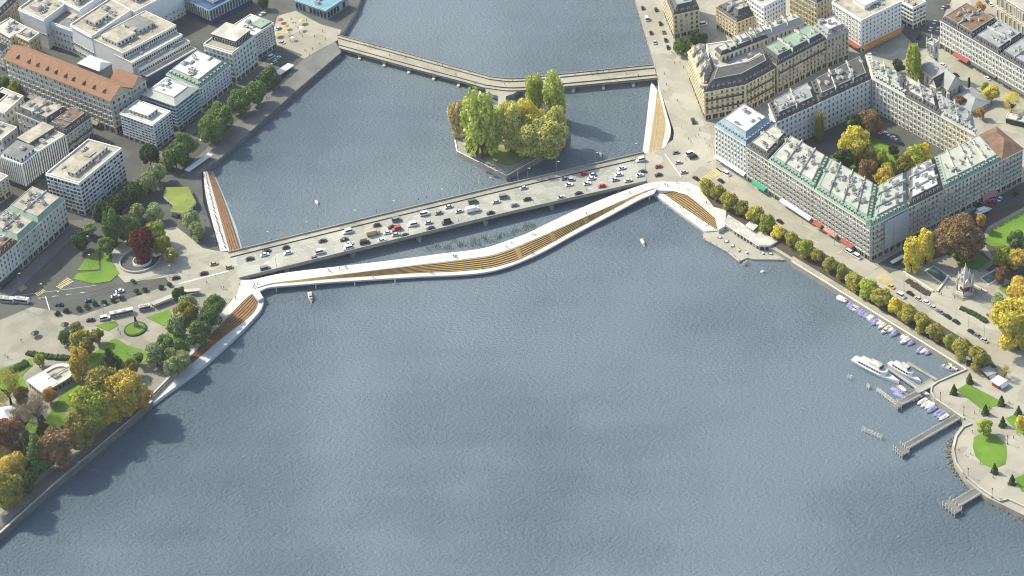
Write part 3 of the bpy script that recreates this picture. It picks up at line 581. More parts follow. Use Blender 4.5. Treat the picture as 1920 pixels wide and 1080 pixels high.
NWIN = [0]
class Bld:
    def __init__(s, name, label, pts, h, wall, z=Z, cat='building', root=None):
        P = [G(x, y, z + h) for x, y in pts]
        if len(P) == 3: P = [P[0], P[1], P[1] + P[2] - P[0], P[2]]     # F, R, L  -> F R B L
        poly = ccw([(p.x, p.y) for p in P])
        s.o0 = Vector((poly[0][0], poly[0][1], z)) if root is None else root.o0
        s.z = z - s.o0.z; s.h = h; s.wall = wall
        s.poly = [(p[0] - s.o0.x, p[1] - s.o0.y) for p in poly]
        s.root = thing(name, label, cat, s.o0) if root is None else root.root
        b = MB(); b.prism(s.poly, s.z - .2, s.z + h, wall, wall); obj('wall' if root is None else 'wing', b.mesh('wall'), parent=s.root)
        s.rnd = random.Random(len(bpy.data.objects)); s.top = s.z + h; s.roof = None
    def edges(s):
        n = len(s.poly)
        for i in range(n):
            p, q = Vector(s.poly[i]), Vector(s.poly[(i + 1) % n]); d = q - p; l = d.length; d = d / l; nn = Vector((d.y, -d.x))
            mid = Vector(((p + q).x / 2 + s.o0.x, (p + q).y / 2 + s.o0.y, s.o0.z + s.h / 2)); v = CAM - mid
            yield i, p, q, d, nn, l, nn.dot(v.xy.normalized())
    def mesh(s, name, b, parent=None): return obj(name, b.mesh(name), parent=parent or s.root)
    def windows(s, floors, cell=3.2, style='classic', frame='wall_white', wf=.42, hf=.58, ground=True, g_h=4.2, only=None, skip=(), bands=True, band_m=None, balc=(), balc_m='metal_dark', awn=None, top0=.6):
        fh = (s.h - top0 - (g_h if ground else 0)) / floors
        for i, p, q, d, nn, l, vis in s.edges():
            if vis < .04 or (only is not None and i not in only) or i in skip: continue
            rz = math.atan2(d.y, d.x); nc = max(1, round(l / cell)); cw = l / nc
            ms = window_mesh(style, frame)
            for f in range(floors):
                z = s.z + (g_h if ground else 0) + f * fh + fh * (1 - hf) * .5
                for c in range(nc):
                    t = p + d * (cw * (c + .5))
                    obj('window', s.rnd.choice(ms), (t.x + nn.x * .01, t.y + nn.y * .01, z), rz, (cw * wf if style == 'office' else min(1.7, cw * wf), 1, fh * hf), s.root); NWIN[0] += 1
            if ground:
                ns = max(1, round(l / 4.6)); sw = l / ns; gm = window_mesh('shop', 'wall_stone')[0]
                for c in range(ns):
                    t = p + d * (sw * (c + .5)); obj('shop_window', gm, (t.x + nn.x * .01, t.y + nn.y * .01, s.z + .5), rz, (sw * .72, 1, g_h - 1.2), s.root)
            if bands:
                zs = [s.z + g_h] if ground else []
                zs += [s.z + (g_h if ground else 0) + f * fh for f in range(1, floors) if f in balc or bands == 'all']
                for zz in zs:
                    b = MB(); a = p + nn * .001; e = q + nn * .001; w_ = nn * .32
                    b.prism(ccw([a[:], e[:], (e + w_)[:], (a + w_)[:]]), zz - .18, zz + .12, band_m or frame, bottom=True); s.mesh('string_course', b)
            for f in balc:
                zz = s.z + (g_h if ground else 0) + f * fh; b = MB(); w_ = nn * .95; a = p + d * 1.0; e = q - d * 1.0
                b.prism(ccw([(a + nn * .33)[:], (e + nn * .33)[:], (e + w_)[:], (a + w_)[:]]), zz - .15, zz + .05, frame, bottom=True)
                b.prism(ccw([(a + w_ * .92)[:], (e + w_ * .92)[:], (e + w_)[:], (a + w_)[:]]), zz + .05, zz + .95, balc_m); s.mesh('balcony', b)
            b = MB(); w_ = nn * .6; b.prism(ccw([(p + nn * .002)[:], (q + nn * .002)[:], (q + w_)[:], (p + w_)[:]]), s.top - .5, s.top - .02, frame, bottom=True); s.mesh('cornice', b)
        return s
    def fins(s, step, m, only=None, z1=None):
        for i, p, q, d, nn, l, vis in s.edges():
            if vis < .04 or (only is not None and i not in only): continue
            n = round(l / step); b = MB(); b.prism([(-.28, -.55), (.28, -.55), (.28, 0), (-.28, 0)], 0, 1, m); me = b.mesh('fin')
            for c in range(n + 1):
                t = p + d * (l * c / n); obj('fin', me, (t.x + nn.x * .01, t.y + nn.y * .01, s.z + 4), math.atan2(d.y, d.x), (1, 1, s.h - 4.02), s.root)
            for f in range(1, int(s.h // 3.6)):
                b = MB(); w_ = nn * .1; b.prism(ccw([p[:], q[:], (q + w_)[:], (p + w_)[:]]), s.z + f * 3.6 + .2, s.z + f * 3.6 + .9, 'roof_grey', bottom=True); s.mesh('spandrel', b)
        return s
    def flat(s, m='roof_gravel', par='wall_white', ph=.8, units=6, pw=.45, hut=True):
        b = MB(); b.prism(offs(s.poly, -pw * .5), s.top - .01, s.top + .12, m, m); s.roof = s.mesh('roof', b)
        outer = offs(s.poly, .12); inner = offs(s.poly, -pw); n = len(outer); b = MB(); z0, z1 = s.top, s.top + ph
        for i in range(n):
            j = (i + 1) % n; b.prism([outer[i], outer[j], inner[j], inner[i]], z0 - .35, z1, par)
        s.mesh('parapet', b, s.roof); s.clutter(int(units * 1.9), hut); return s
    def inner(s, u, v, d=0):
        """point at (u,v) in the footprint quad, u along edge 0"""
        p0, p1, p2, p3 = [Vector(p) for p in s.poly[:4]]; return p0.lerp(p1, u).lerp(p3.lerp(p2, u), v)
    def ang(s): d = Vector(s.poly[1]) - Vector(s.poly[0]); return math.atan2(d.y, d.x)
    def clutter(s, n, hut=True, top=None):
        r = s.rnd; a = s.ang(); t = (s.top + .1) if top is None else top
        for i in range(n):
            k = r.choice((0, 1, 2, 0, 1)) if not (hut and i == 0) else 3
            p = s.inner(r.uniform(.18, .82), r.uniform(.2, .8)); obj(UN[k], unit_mesh(k), (p.x, p.y, t), a + r.choice((0, math.pi / 2)), (r.uniform(.7, 1.3),) * 3, s.roof or s.root)
        return s
    def penthouse(s, u0, u1, v0, v1, h, wall, roof, win=True, name='penthouse', zoff=0.1):
        q = ccw([s.inner(u, v)[:] for u, v in ((u0, v0), (u1, v0), (u1, v1), (u0, v1))]); b = MB()
        z0 = s.top + zoff; b.prism(q, z0, z0 + h, wall, roof); o = s.mesh(name, b)
        b = MB(); b.prism(offs(q, .35), z0 + h, z0 + h + .3, roof if isinstance(roof, str) and roof.startswith('wall') else 'roof_pale', roof, bottom=True); s.mesh('penthouse_roof', b, o)
        if win:
            for i in range(4):
                p, e = Vector(q[i]), Vector(q[(i + 1) % 4]); d = (e - p); l = d.length; d /= l; nn = Vector((d.y, -d.x)); n = int(l / 2.6)
                if nn.dot((CAM - s.o0).xy) < 0: continue
                for c in range(n):
                    t = p + d * (l * (c + .5) / n); obj('window', window_mesh('office', 'wall_white')[0], (t.x, t.y, z0 + .5), math.atan2(d.y, d.x), (1.5, 1, h * .6), o)
        return s
    def mansard(s, m='roof_slate', top='roof_zinc', inset=2.6, h=4.0, dormers=3.4, dm='wall_white', chim=4, clut=3, over=.35, cm='wall_pale', two=False):
        base = offs(s.poly, over); b = MB(); b.prism(base, s.top, s.top + h, m, top, inset=inset + over); s.roof = s.mesh('roof', b)
        tq = offs(s.poly, -inset); s.tq = tq
        b = MB(); n = len(tq)
        for i in range(n):
            j = (i + 1) % n; a, c = offs(tq, .15), offs(tq, -.25); b.prism([a[i], a[j], c[j], c[i]], s.top + h - .1, s.top + h + .25, 'roof_zinc')
        s.mesh('roof_edge', b, s.roof)
        if dormers:
            me = dormer_mesh(m if m != 'roof_tile' else 'roof_brown', dm)
            for i, p, q, d, nn, l, vis in s.edges():
                if vis < .04: continue
                k = max(1, int((l - 2) / dormers)); zz = s.top + .5
                for c in range(k):
                    t = p + d * (1 + (l - 2) * (c + .5) / k) - nn * (.25 * inset); obj('dormer', me, (t.x, t.y, zz), math.atan2(d.y, d.x), (1, 1, 1), s.roof)
        if chim and len(s.poly) == 4:
            l0 = (Vector(s.poly[1]) - Vector(s.poly[0])).length; l1 = (Vector(s.poly[3]) - Vector(s.poly[0])).length; k = int(max(l0, l1) / 11)
            for c in range(1, k):
                u = c / k; a, e = (s.inner(u, .06), s.inner(u, .94)) if l0 > l1 else (s.inner(.06, u), s.inner(.94, u)); d = (e - a).normalized(); nn = Vector((d.y, -d.x)) * .3
                b = MB(); b.prism(ccw([(a - nn)[:], (e - nn)[:], (e + nn)[:], (a + nn)[:]]), s.top, s.top + h + .9, cm, 'concrete'); s.mesh('party_wall', b, s.roof)
                for t in (.25, .7): q = a.lerp(e, t); obj('chimney', chimney_mesh(cm), (q.x, q.y, s.top + h + .3), math.atan2(d.y, d.x), (1.1, 1, 1), s.roof)
        s.chims(chim, s.top + h - .1, cm); s.clutter(int(clut * 1.8), False, s.top + h); return s
    def chims(s, n, z, m='wall_pale'):
        a = s.ang(); l0 = (Vector(s.poly[1]) - Vector(s.poly[0])).length; l1 = (Vector(s.poly[3]) - Vector(s.poly[0])).length
        for i in range(n):
            u = (i + .5) / n
            p = s.inner(u, s.rnd.uniform(.3, .7)) if l0 > l1 else s.inner(s.rnd.uniform(.3, .7), u)
            obj('chimney', chimney_mesh(m), (p.x, p.y, z), a + (math.pi / 2 if l0 > l1 else 0), (s.rnd.uniform(.7, 1.3), 1, s.rnd.uniform(.8, 1.2)), s.roof or s.root)
    def gable(s, m, h, along=None, over=.6, end='wall'):
        """ridge parallel to edge 0 (along=0) or edge 1 (along=1)"""
        P = [Vector(p) for p in offs(s.poly, over)]; W = [Vector(p) for p in s.poly]
        if along: P = P[1:] + P[:1]; W = W[1:] + W[:1]
        r0, r1 = P[0].lerp(P[3], .5), P[1].lerp(P[2], .5); z, zt = s.top, s.top + h; b = MB(); th = .3
        b.face([(*P[0], z), (*P[1], z), (*r1, zt), (*r0, zt)], m); b.face([(*P[2], z), (*P[3], z), (*r0, zt), (*r1, zt)], m)
        b.face([(*P[1], z - th), (*P[0], z - th), (*r0, zt - th), (*r1, zt - th)], m); b.face([(*P[3], z - th), (*P[2], z - th), (*r1, zt - th), (*r0, zt - th)], m)
        b.face([(*P[0], z - th), (*P[1], z - th), (*P[1], z), (*P[0], z)], m); b.face([(*P[2], z - th), (*P[3], z - th), (*P[3], z), (*P[2], z)], m)
        for a, c, r in ((P[1], P[2], r1), (P[3], P[0], r0)):
            b.face([(*a, z - th), (*r, zt - th), (*r, zt), (*a, z)], m); b.face([(*r, zt - th), (*c, z - th), (*c, z), (*r, zt)], m)
        s.roof = s.mesh('roof', b); w0, w1 = W[0].lerp(W[3], .5), W[1].lerp(W[2], .5); b = MB()
        b.face([(*W[1], z - .3), (*W[2], z - .3), (*w1, zt - .35)], s.wall); b.face([(*W[3], z - .3), (*W[0], z - .3), (*w0, zt - .35)], s.wall); s.mesh('gable', b); s.ridge = (r0, r1, zt, P); return s
    def hip(s, m, h, ridge=.3, over=.5, name='roof'):
        P = [Vector(p) for p in offs(s.poly, over)]
        if (P[1] - P[0]).length < (P[2] - P[1]).length: P = P[1:] + P[:1]
        a, c = P[0].lerp(P[3], .5), P[1].lerp(P[2], .5); r0, r1 = a.lerp(c, ridge), c.lerp(a, ridge); z, t = s.top, s.top + h; b = MB()
        b.face([(*P[0], z), (*P[1], z), (*r1, t), (*r0, t)], m); b.face([(*P[2], z), (*P[3], z), (*r0, t), (*r1, t)], m)
        b.face([(*P[1], z), (*P[2], z), (*r1, t)], m); b.face([(*P[3], z), (*P[0], z), (*r0, t)], m); s.roof = s.mesh(name, b); return s
    def awning(s, i, u0, u1, m, z=3.2, out=2.2, name='awning'):
        for k, p, q, d, nn, l, vis in s.edges():
            if k != i: continue
            a, e = p.lerp(q, u0), p.lerp(q, u1); b = MB(); w_ = nn * out
            b.face([(*(a + w_), s.z + z - 1), (*(e + w_), s.z + z - 1), (*(e + nn * .3), s.z + z + .2), (*(a + nn * .3), s.z + z + .2)], m)
            b.face([(*(a + w_), s.z + z - 1.5), (*(e + w_), s.z + z - 1.5), (*(e + w_), s.z + z - 1), (*(a + w_), s.z + z - 1)], m)
            s.mesh(name, b)
        return s
    def face_edge(s, dirx):
        """index of the camera facing edge whose outward normal points most to +x (1) or -x (-1)"""
        return max((e for e in s.edges() if e[6] > 0), key=lambda e: e[4].x * dirx * 1.0)[0]

def H(x, yt, yb): return hgt(x, yt, yb)
# ---- city side
A = Bld('office_block', 'white gridded office block with flat beige roof and sunken roof terrace', [(149, 345), (228, 280), (86, 327)], H(149, 345, 405), 'wall_white')
A.windows(7, 2.75, 'office', 'wall_white', .80, .70, True, 3.6, bands=True).flat('roof_gravel', 'wall_white', 1.0, 7)
A.penthouse(.12, .9, .28, .5, 2.4, 'wall_pale', 'roof_gravel')
Bq = Bld('office_tower', 'square white gridded office tower with a rounded rooftop storey', [(287, 235), (320, 210), (225, 213)], H(287, 235, 281), 'wall_white')
Bq.windows(7, 2.7, 'office', 'wall_white', .70, .68, True, 3.4).flat('roof_pale', 'wall_white', .7, 3, hut=False); Bq.penthouse(.2, .75, .25, .8, 2.6, 'wall_grey', 'roof_white')
hC = H(120, 375, 424)
def lerp2(a, b_, t): return (a[0] + (b_[0] - a[0]) * t, a[1] + (b_[1] - a[1]) * t)
cF, cR, cd_ = (-16, 496), (121, 375), (-60, -25)
for (t0, t1, wl, lab, rf, nm) in ((0, .36, 'wall_white', 'white street block with red brown roof at the photograph edge', 'roof_brown', 3), (.362, .64, 'wall_green', 'grey green block with planted roof terrace and green copper eaves', 'copper_green', 3), (.642, 1, 'wall_pale', 'pale corner block with cluttered terrace roof and green corner eaves', 'copper_green', 3)):
    f, r = lerp2(cF, cR, t0), lerp2(cF, cR, t1)
    c = Bld('street_block', lab, [f, r, (f[0] + cd_[0], f[1] + cd_[1])], hC, wl); c.windows(4, 2.7, 'classic', 'wall_pale', .42, .56, True, 4.4, bands='all')
    if t0 == 0: c.mansard('roof_brown', 'roof_brown', 2.5, 3, 3.2, 'wall_pale', 4, 3); c.awning(c.face_edge(1), .05, .8, 'metal_dark', 3.4)
    else: c.mansard(rf, 'roof_gravel', 2.0, 2.4, 0, 'wall_pale', 2, 6)
J = Bld('street_block', 'small grey green block peeping in above the terrace roofed corner block', [(-20, 356), (15, 331), (-60, 340)], 13, 'wall_green'); J.windows(4, 3.0, 'classic', 'wall_green').flat('roof_pale', 'wall_pale', .8, 2)
hD = H(41, 309, 359)
D = Bld('ribbed_tower', 'dark tower with white vertical fins and glazed attic storey', [(41, 309), (71, 285), (2, 294)], hD, 'wall_dark'); D.fins(1.6, 'wall_white').flat('roof_pale', 'wall_white', .5, 0); D.penthouse(.05, .95, .1, .9, 3.2, 'wall_white', 'roof_grey'); D.clutter(2, False, D.top + 3.6)
D2 = Bld('ribbed_wing', 'dark office wing with close white fins and sunken roof terrace', [(72.5, 285), (121, 254), (33, 266)], hD, 'wall_dark'); D2.fins(1.55, 'wall_white').flat('roof_pale', 'wall_pale', .7, 4); D2.penthouse(.02, .98, .45, .98, 2.6, 'roof_brown', 'roof_gravel', False)
D3 = Bld('corner_block', 'grey stone corner block with brown roof beside the finned offices', [(122, 254), (170, 219), (88, 238)], H(122, 254, 292), 'wall_stone'); D3.windows(4, 3.0, 'classic', 'wall_pale', .42, .6, True, 4, bands='all', balc=(1,)).mansard('roof_slate', 'roof_brown', 2.4, 3.2, 2.8, 'wall_white', 4, 2)
D4 = Bld('courtyard_wing', 'pale rear wing with dark slate roof enclosing a sunken courtyard', [(88, 233), (128, 207), (30, 209)], 17, 'wall_pale'); D4.windows(3, 3.6, 'classic', 'wall_pale', .36, .5, False).mansard('roof_slate', 'roof_gravel', 2, 3, 5, 'wall_white', 2, 3)
D5 = Bld('courtyard_wing', 'low pale wing with flat roofs west of the finned tower', [(4, 262), (32, 240), (-40, 247)], 16, 'wall_pale'); D5.windows(3, 3.4, 'classic', 'wall_pale', .36, .5, False).flat('roof_gravel', 'wall_pale', .8, 5)
D6 = Bld('courtyard_wing', 'pale rear wing with white rooftop at the street corner', [(10, 212), (44, 181), (-30, 196)], 15, 'wall_pale'); D6.windows(3, 3.4, 'classic', 'wall_pale', .36, .5, False).flat('roof_pale', 'wall_pale', .8, 2)
hE = H(207, 188, 252)
E_ = Bld('long_stone_building', 'long stone building with orange red tiled roof and small triangular dormers', [(207, 188), (246, 166), (10, 110)], hE, 'wall_stone')
E_.windows(5, 4.0, 'classic', 'wall_pale', .40, .62, True, 5, bands='all')
el = [e for e in E_.edges()]; ln0 = (Vector(E_.poly[1]) - Vector(E_.poly[0])).length; ln1 = (Vector(E_.poly[2]) - Vector(E_.poly[1])).length
E_.gable('roof_tile', 6.0, 0 if ln0 > ln1 else 1, 1.0)
b = MB(); b.face([(-1.3, -.1, 0), (1.3, -.1, 0), (0, -.1, 2.0)], 'roof_slate'); b.face([(-1.3, -.1, 0), (0, -.1, 2.0), (0, 3.6, 2.0)], 'roof_tile'); b.face([(1.3, -.1, 0), (0, 3.6, 2.0), (0, -.1, 2.0)], 'roof_brown'); tri = b.mesh('dormer')  # slope away from the sun is browner, its shade put into the colour
i = E_.face_edge(-1)
for k, p, q, d, nn, l, vis in E_.edges():
    if k == i:
        for c in range(10): t = p + d * (l * (.06 + .9 * (c + .5 + E_.rnd.uniform(-.15, .15)) / 10)) - nn * 1.6; obj('dormer', tri, (t.x, t.y, E_.top + 1.7), math.atan2(d.y, d.x), parent=E_.roof)
        E_.awning(k, .05, .85, 'metal_dark', 4.2, 2.4)
E2 = Bld('tiled_wing', 'stone wing with dark red tiled roof behind the long tiled building', [(247, 167), (273, 149), (208, 152)], hE - 1, 'wall_stone'); E2.windows(5, 3.4, 'classic', 'wall_pale', .42, .6, True, 4.5, bands='all'); E2.gable('roof_tile', 5.5, 1, .8)
E3 = Bld('rooftop_dome', 'pale vaulted rooftop hall behind the orange tiled roof', [(186, 133), (209, 119), (146, 118)], 24, 'roof_grey'); E3.hip('roof_white', 3, .2)
# department store
hF = H(83, 39, 92)
F1_ = Bld('department_store', 'huge white store with stacked terraces and a blue glass street front', [(83, 39), (132, 3), (35, 18)], hF, 'wall_white'); F1_.windows(1, 2.2, 'classic', 'wall_white', .4, .09, False, bands=False, top0=2).flat('roof_gravel', 'wall_white', 1.2, 5)
for pts, h, kind in (([(142, 60), (175, 35), (88, 41)], H(142, 60, 103), 'f2'), ([(172, 70), (246, 20), (132, 48)], 21, 'mid'), ([(230, 101), (330, 48), (172, 73)], 19.5, 't1'), ([(247, 119), (342, 66), (214, 103)], 15.5, 't2'), ([(261, 131), (356, 78), (240, 121)], 11.5, 't3'), ([(275, 144), (368, 92), (252, 133)], 7.5, 't4')):
    q = Bld('wing', '', pts, h, 'wall_white' if kind != 't4' else 'glass_blue', root=F1_)
    if kind == 'f2': q.windows(3, 3.2, 'office', 'wall_white', .38, .42, False, bands=False, top0=3); q.flat('roof_grey', 'wall_white', 1, 3)
    elif kind == 't4': q.flat('roof_pale', 'wall_pale', .6, 2, hut=False)
    elif kind == 'mid': q.windows(2, 2.6, 'office', 'wall_white', .5, .35, False, bands=False, top0=10); q.flat('roof_gravel', 'wall_white', 1, 9); q.penthouse(.25, .6, .3, .7, 3, 'wall_white', 'roof_gravel')
    else:
        e = q.face_edge(1); fl = MB()
        for k, p, qq, d, nn, l, vis in q.edges():
            if k == e:
                n = int(l / 1.6)
                for c in range(n): t = p + d * (l * (c + .5) / n); obj('window', window_mesh('office', 'wall_white')[0], (t.x, t.y, q.top - 3.0), math.atan2(d.y, d.x), (1.1, 1, 2.0), q.root)
        q.flat('copper_pale' if kind != 't1' else 'roof_gravel', 'wall_pale', .6, 8 if kind == 't1' else 3, hut=kind == 't1')
        if kind == 't1': q.penthouse(.08, .42, .3, .8, 3, 'wall_white', 'roof_gravel'); q.penthouse(.5, .8, .35, .8, 2.6, 'wall_pale', 'roof_grey')
for pts, h in (([(252, 24), (352, -28), (196, -2)], 20), ([(150, 20), (196, -10), (110, 0)], 23)):
    q = Bld('wing', '', pts, h, 'wall_white', root=F1_); q.windows(2, 3, 'office', 'wall_white', .4, .3, False, bands=False, top0=12); q.flat('roof_gravel', 'wall_white', 1, 8); q.penthouse(.2, .5, .3, .7, 3, 'wall_pale', 'roof_pale')
Gt = Bld('glass_tower', 'blue glass tower with white skylight roof at the top edge', [(392, 22), (470, -18), (345, 0)], H(392, 22, 48), 'glass_blue'); Gt.fins(2.2, 'wall_green').flat('glass_blue', 'glass_teal', .8, 0); Gt.penthouse(.25, .6, .25, .7, 2.0, 'wall_white', 'roof_white', False)
hH = H(436, 101, 157)
H1 = Bld('terrace_block', 'cream corner block with planted roof terrace and dark attic', [(436, 101), (477, 69), (382, 84)], hH, 'wall_pale'); H1.windows(5, 3.2, 'classic', 'wall_white', .5, .62, True, 4.5, bands='all').flat('paving_warm', 'wall_pale', 1, 0); H1.penthouse(.32, .99, .12, .95, 4.2, 'wall_dark', 'roof_pale')
H2 = Bld('street_block', 'pale ribbed block with green roof patch facing the square', [(477, 67), (513, 44), (434, 50)], H(477, 67, 113), 'wall_grey'); H2.windows(7, 2.4, 'office', 'wall_white', .5, .6, True, 4).flat('roof_white', 'wall_pale', .6, 5); H2.penthouse(.45, .95, .08, .5, 1.2, 'copper_green', 'copper_green', False)
I1 = Bld('teal_office', 'teal glass office with white horizontal bands and pale green roof', [(328, 198), (371, 165), (268, 177)], H(328, 198, 246), 'wall_teal'); I1.windows(6, 2.2, 'office', 'wall_teal', .8, .5, True, 3.6, bands='all', band_m='wall_white').mansard('copper_pale', 'roof_white', 4, 2.2, 0, chim=0, clut=3)
I2 = Bld('white_block', 'white fronted block with green copper attic along the quay', [(373, 166), (431, 122), (312, 139)], H(373, 166, 208), 'wall_white'); I2.windows(5, 2.5, 'classic', 'wall_white', .46, .6, True, 4, bands='all').mansard('copper_green', 'roof_white', 3.2, 3.4, 3.2, 'wall_white', chim=0, clut=6); 
K1 = Bld('warm_lit_house', 'small cream house with painted orange light beside the white store wall', [(55, 77), (74, 63), (31, 66)], 19, 'wall_warm_lit'); K1.windows(4, 3, 'classic', 'wall_cream').flat('roof_gravel', 'wall_pale', .7, 2)  # orange light on the cream walls is put into their colour
K2 = Bld('grey_house', 'grey house with white roof terrace at the upper corner', [(20, 70), (50, 52), (-12, 52)], 17, 'wall_grey'); K2.windows(4, 3, 'classic', 'wall_pale').flat('roof_pale', 'wall_pale', .7, 4)
K3 = Bld('dark_block', 'dark brown street block at the top corner', [(0, 30), (34, -2), (-60, 8)], 20, 'wall_brown'); K3.windows(5, 3, 'classic', 'wall_stone').mansard('roof_slate', 'roof_zinc', 2.5, 3, 3.5)
K4 = Bld('grey_house', 'narrow grey gabled house at the edge beside the orange tiled roof', [(4, 96), (13, 88), (-40, 78)], 16, 'wall_grey'); K4.windows(4, 2.6, 'classic', 'wall_pale'); K4.hip('roof_slate', 4)
K5 = Bld('street_block', 'pale block under the small green trees at the edge', [(-6, 196), (14, 178), (-60, 176)], 15, 'wall_pale'); K5.windows(4, 3, 'classic', 'wall_pale').flat('roof_gravel', 'wall_pale', .7, 3)
T1_ = Bld('glass_pavilion', 'turquoise glass hall with projecting roof beyond the square', [(612, 20), (652, -6), (553, 0)], 7, 'glass_teal'); T1_.windows(1, 3, 'office', 'wall_teal', .8, .7, False).flat('glass_teal', 'wall_teal', .5, 3, hut=False)

# ---- lake side
hM = H(1320, 173, 227)
M1 = Bld('grand_hotel', 'cream grand hotel with bent dark slate mansard facing the bridge', [(1320, 173), (1397, 158), (1452, 128), (1440, 100), (1398, 122), (1334, 134)], hM, 'wall_cream')
M1.windows(5, 3.1, 'classic', 'wall_cream', .44, .62, True, 4.6, bands='all', balc=(1, 3)).mansard('roof_slate', 'roof_slate', 4.6, 5, 3.2, 'wall_cream', 0, 0)
M1a = Bld('hotel_wing', 'narrow cream hotel wing with beige dormered roof along the river quay', [(1320, 171), (1337, 135), (1318, 82), (1290, 97)], hM, 'wall_cream'); M1a.windows(5, 3.2, 'classic', 'wall_cream', .4, .58, True, 4.6, bands='all').mansard('roof_beige', 'roof_beige', 3.4, 4.4, 3.6, 'wall_cream', 3, 0)
M1e = Bld('hotel_courtyard', 'white flat roofs filling the yard behind the grand hotel', [(1342, 128), (1400, 116), (1436, 96), (1376, 76), (1324, 84)], hM - 4, 'wall_white'); M1e.flat('roof_pale', 'wall_white', .6, 4, hut=False)
M1f = Bld('rear_wing', 'cream rear wing with long dark roof edge behind the grand hotel', [(1352, 104), (1440, 70), (1340, 92)], hM + 1, 'wall_white'); M1f.windows(4, 3.2, 'classic', 'wall_cream', .4, .55, False).mansard('roof_slate', 'roof_pale', 1.5, 2, 0, chim=3, clut=4)
M1b = Bld('stone_hotel', 'long brown stone hotel block with green roof and white dormers', [(1457, 122), (1550, 73), (1425, 98)], H(1457, 122, 176), 'wall_stone'); M1b.windows(5, 3.0, 'classic', 'wall_stone', .42, .6, True, 4.6, bands='all', balc=(3,)).mansard('roof_slate', 'copper_green', 3, 4.2, 2.6, 'wall_white', 4, 3)
M1c = Bld('stone_hotel', 'brown stone block with blue slate roof and glazed rooftop', [(1551, 73), (1591, 57), (1525, 50)], H(1551, 73, 128), 'wall_stone'); M1c.windows(5, 3.0, 'classic', 'wall_stone', .42, .6, True, 4.6, bands='all').mansard('roof_zinc', 'roof_white', 3, 4.2, 3, 'wall_white', 1, 3)
M1d = Bld('rear_wing', 'pale row house with pale green roof behind the stone hotels', [(1388, 88), (1508, 42), (1374, 72)], 22, 'wall_pale'); M1d.windows(4, 3.2, 'classic', 'wall_pale', .4, .55, False).mansard('copper_pale', 'copper_pale', 2.5, 3, 0, chim=4, clut=5)
M2 = Bld('corner_house', 'cream corner house with dark hipped roof near the top edge', [(1382, 41), (1431, 22), (1342, 15)], H(1382, 41, 80), 'wall_cream'); M2.windows(4, 3.0, 'classic', 'wall_cream', .42, .58, True, 4.2).mansard('roof_slate', 'roof_gravel', 5, 5, 4, 'roof_slate', 2, 0)
M2b = Bld('white_block', 'white modern block rising behind the dark hipped roof', [(1432, 14), (1473, -8), (1400, -8)], 27, 'wall_white'); M2b.windows(7, 2.6, 'office', 'wall_white', .42, .5, True, 4).flat('roof_pale', 'wall_white', .8, 4)
M3 = Bld('quay_house', 'cream quay house with slate mansard at the top edge', [(1262, 28), (1311, 17), (1243, -18)], H(1262, 28, 74), 'wall_cream'); M3.windows(4, 3.4, 'classic', 'wall_cream', .42, .6, True, 4.4, bands='all').mansard('roof_slate', 'roof_zinc', 4, 4.5, 3.4, 'wall_cream', 2, 1)
M4 = Bld('white_hotel', 'tall white hotel block with flat roof and red awnings at its foot', [(1615, 40), (1690, 4), (1560, 5)], H(1615, 40, 99), 'wall_white'); M4.windows(6, 3.1, 'classic', 'wall_white', .36, .46, True, 5).flat('roof_gravel', 'wall_white', .9, 3); M4.penthouse(.3, .65, .3, .7, 3, 'wall_white', 'roof_white', False)
for e, u in ((M4.face_edge(-1), (.25, 1)), (M4.face_edge(1), (0, .95))): M4.awning(e, u[0], u[1], 'orange_cloth' if e == M4.face_edge(1) else 'red_cloth', 4.6, 2.6)
M5 = Bld('ochre_block', 'ochre classical block between the white hotels at the top', [(1532, 6), (1562, -12), (1480, -22)], 24, 'wall_cream'); M5.windows(5, 3, 'classic', 'wall_cream', .4, .6, True, 4.4, bands='all').mansard('roof_slate', 'roof_zinc', 3, 3.5)
M6 = Bld('banded_block', 'dark banded block at the top edge beyond the white hotel', [(1712, 16), (1736, 4), (1690, 4)], 16, 'wall_white'); M6.windows(4, 2.6, 'office', 'wall_white', .8, .55, True, 3.8, bands='all').flat('roof_gravel', 'wall_white', .8, 2)
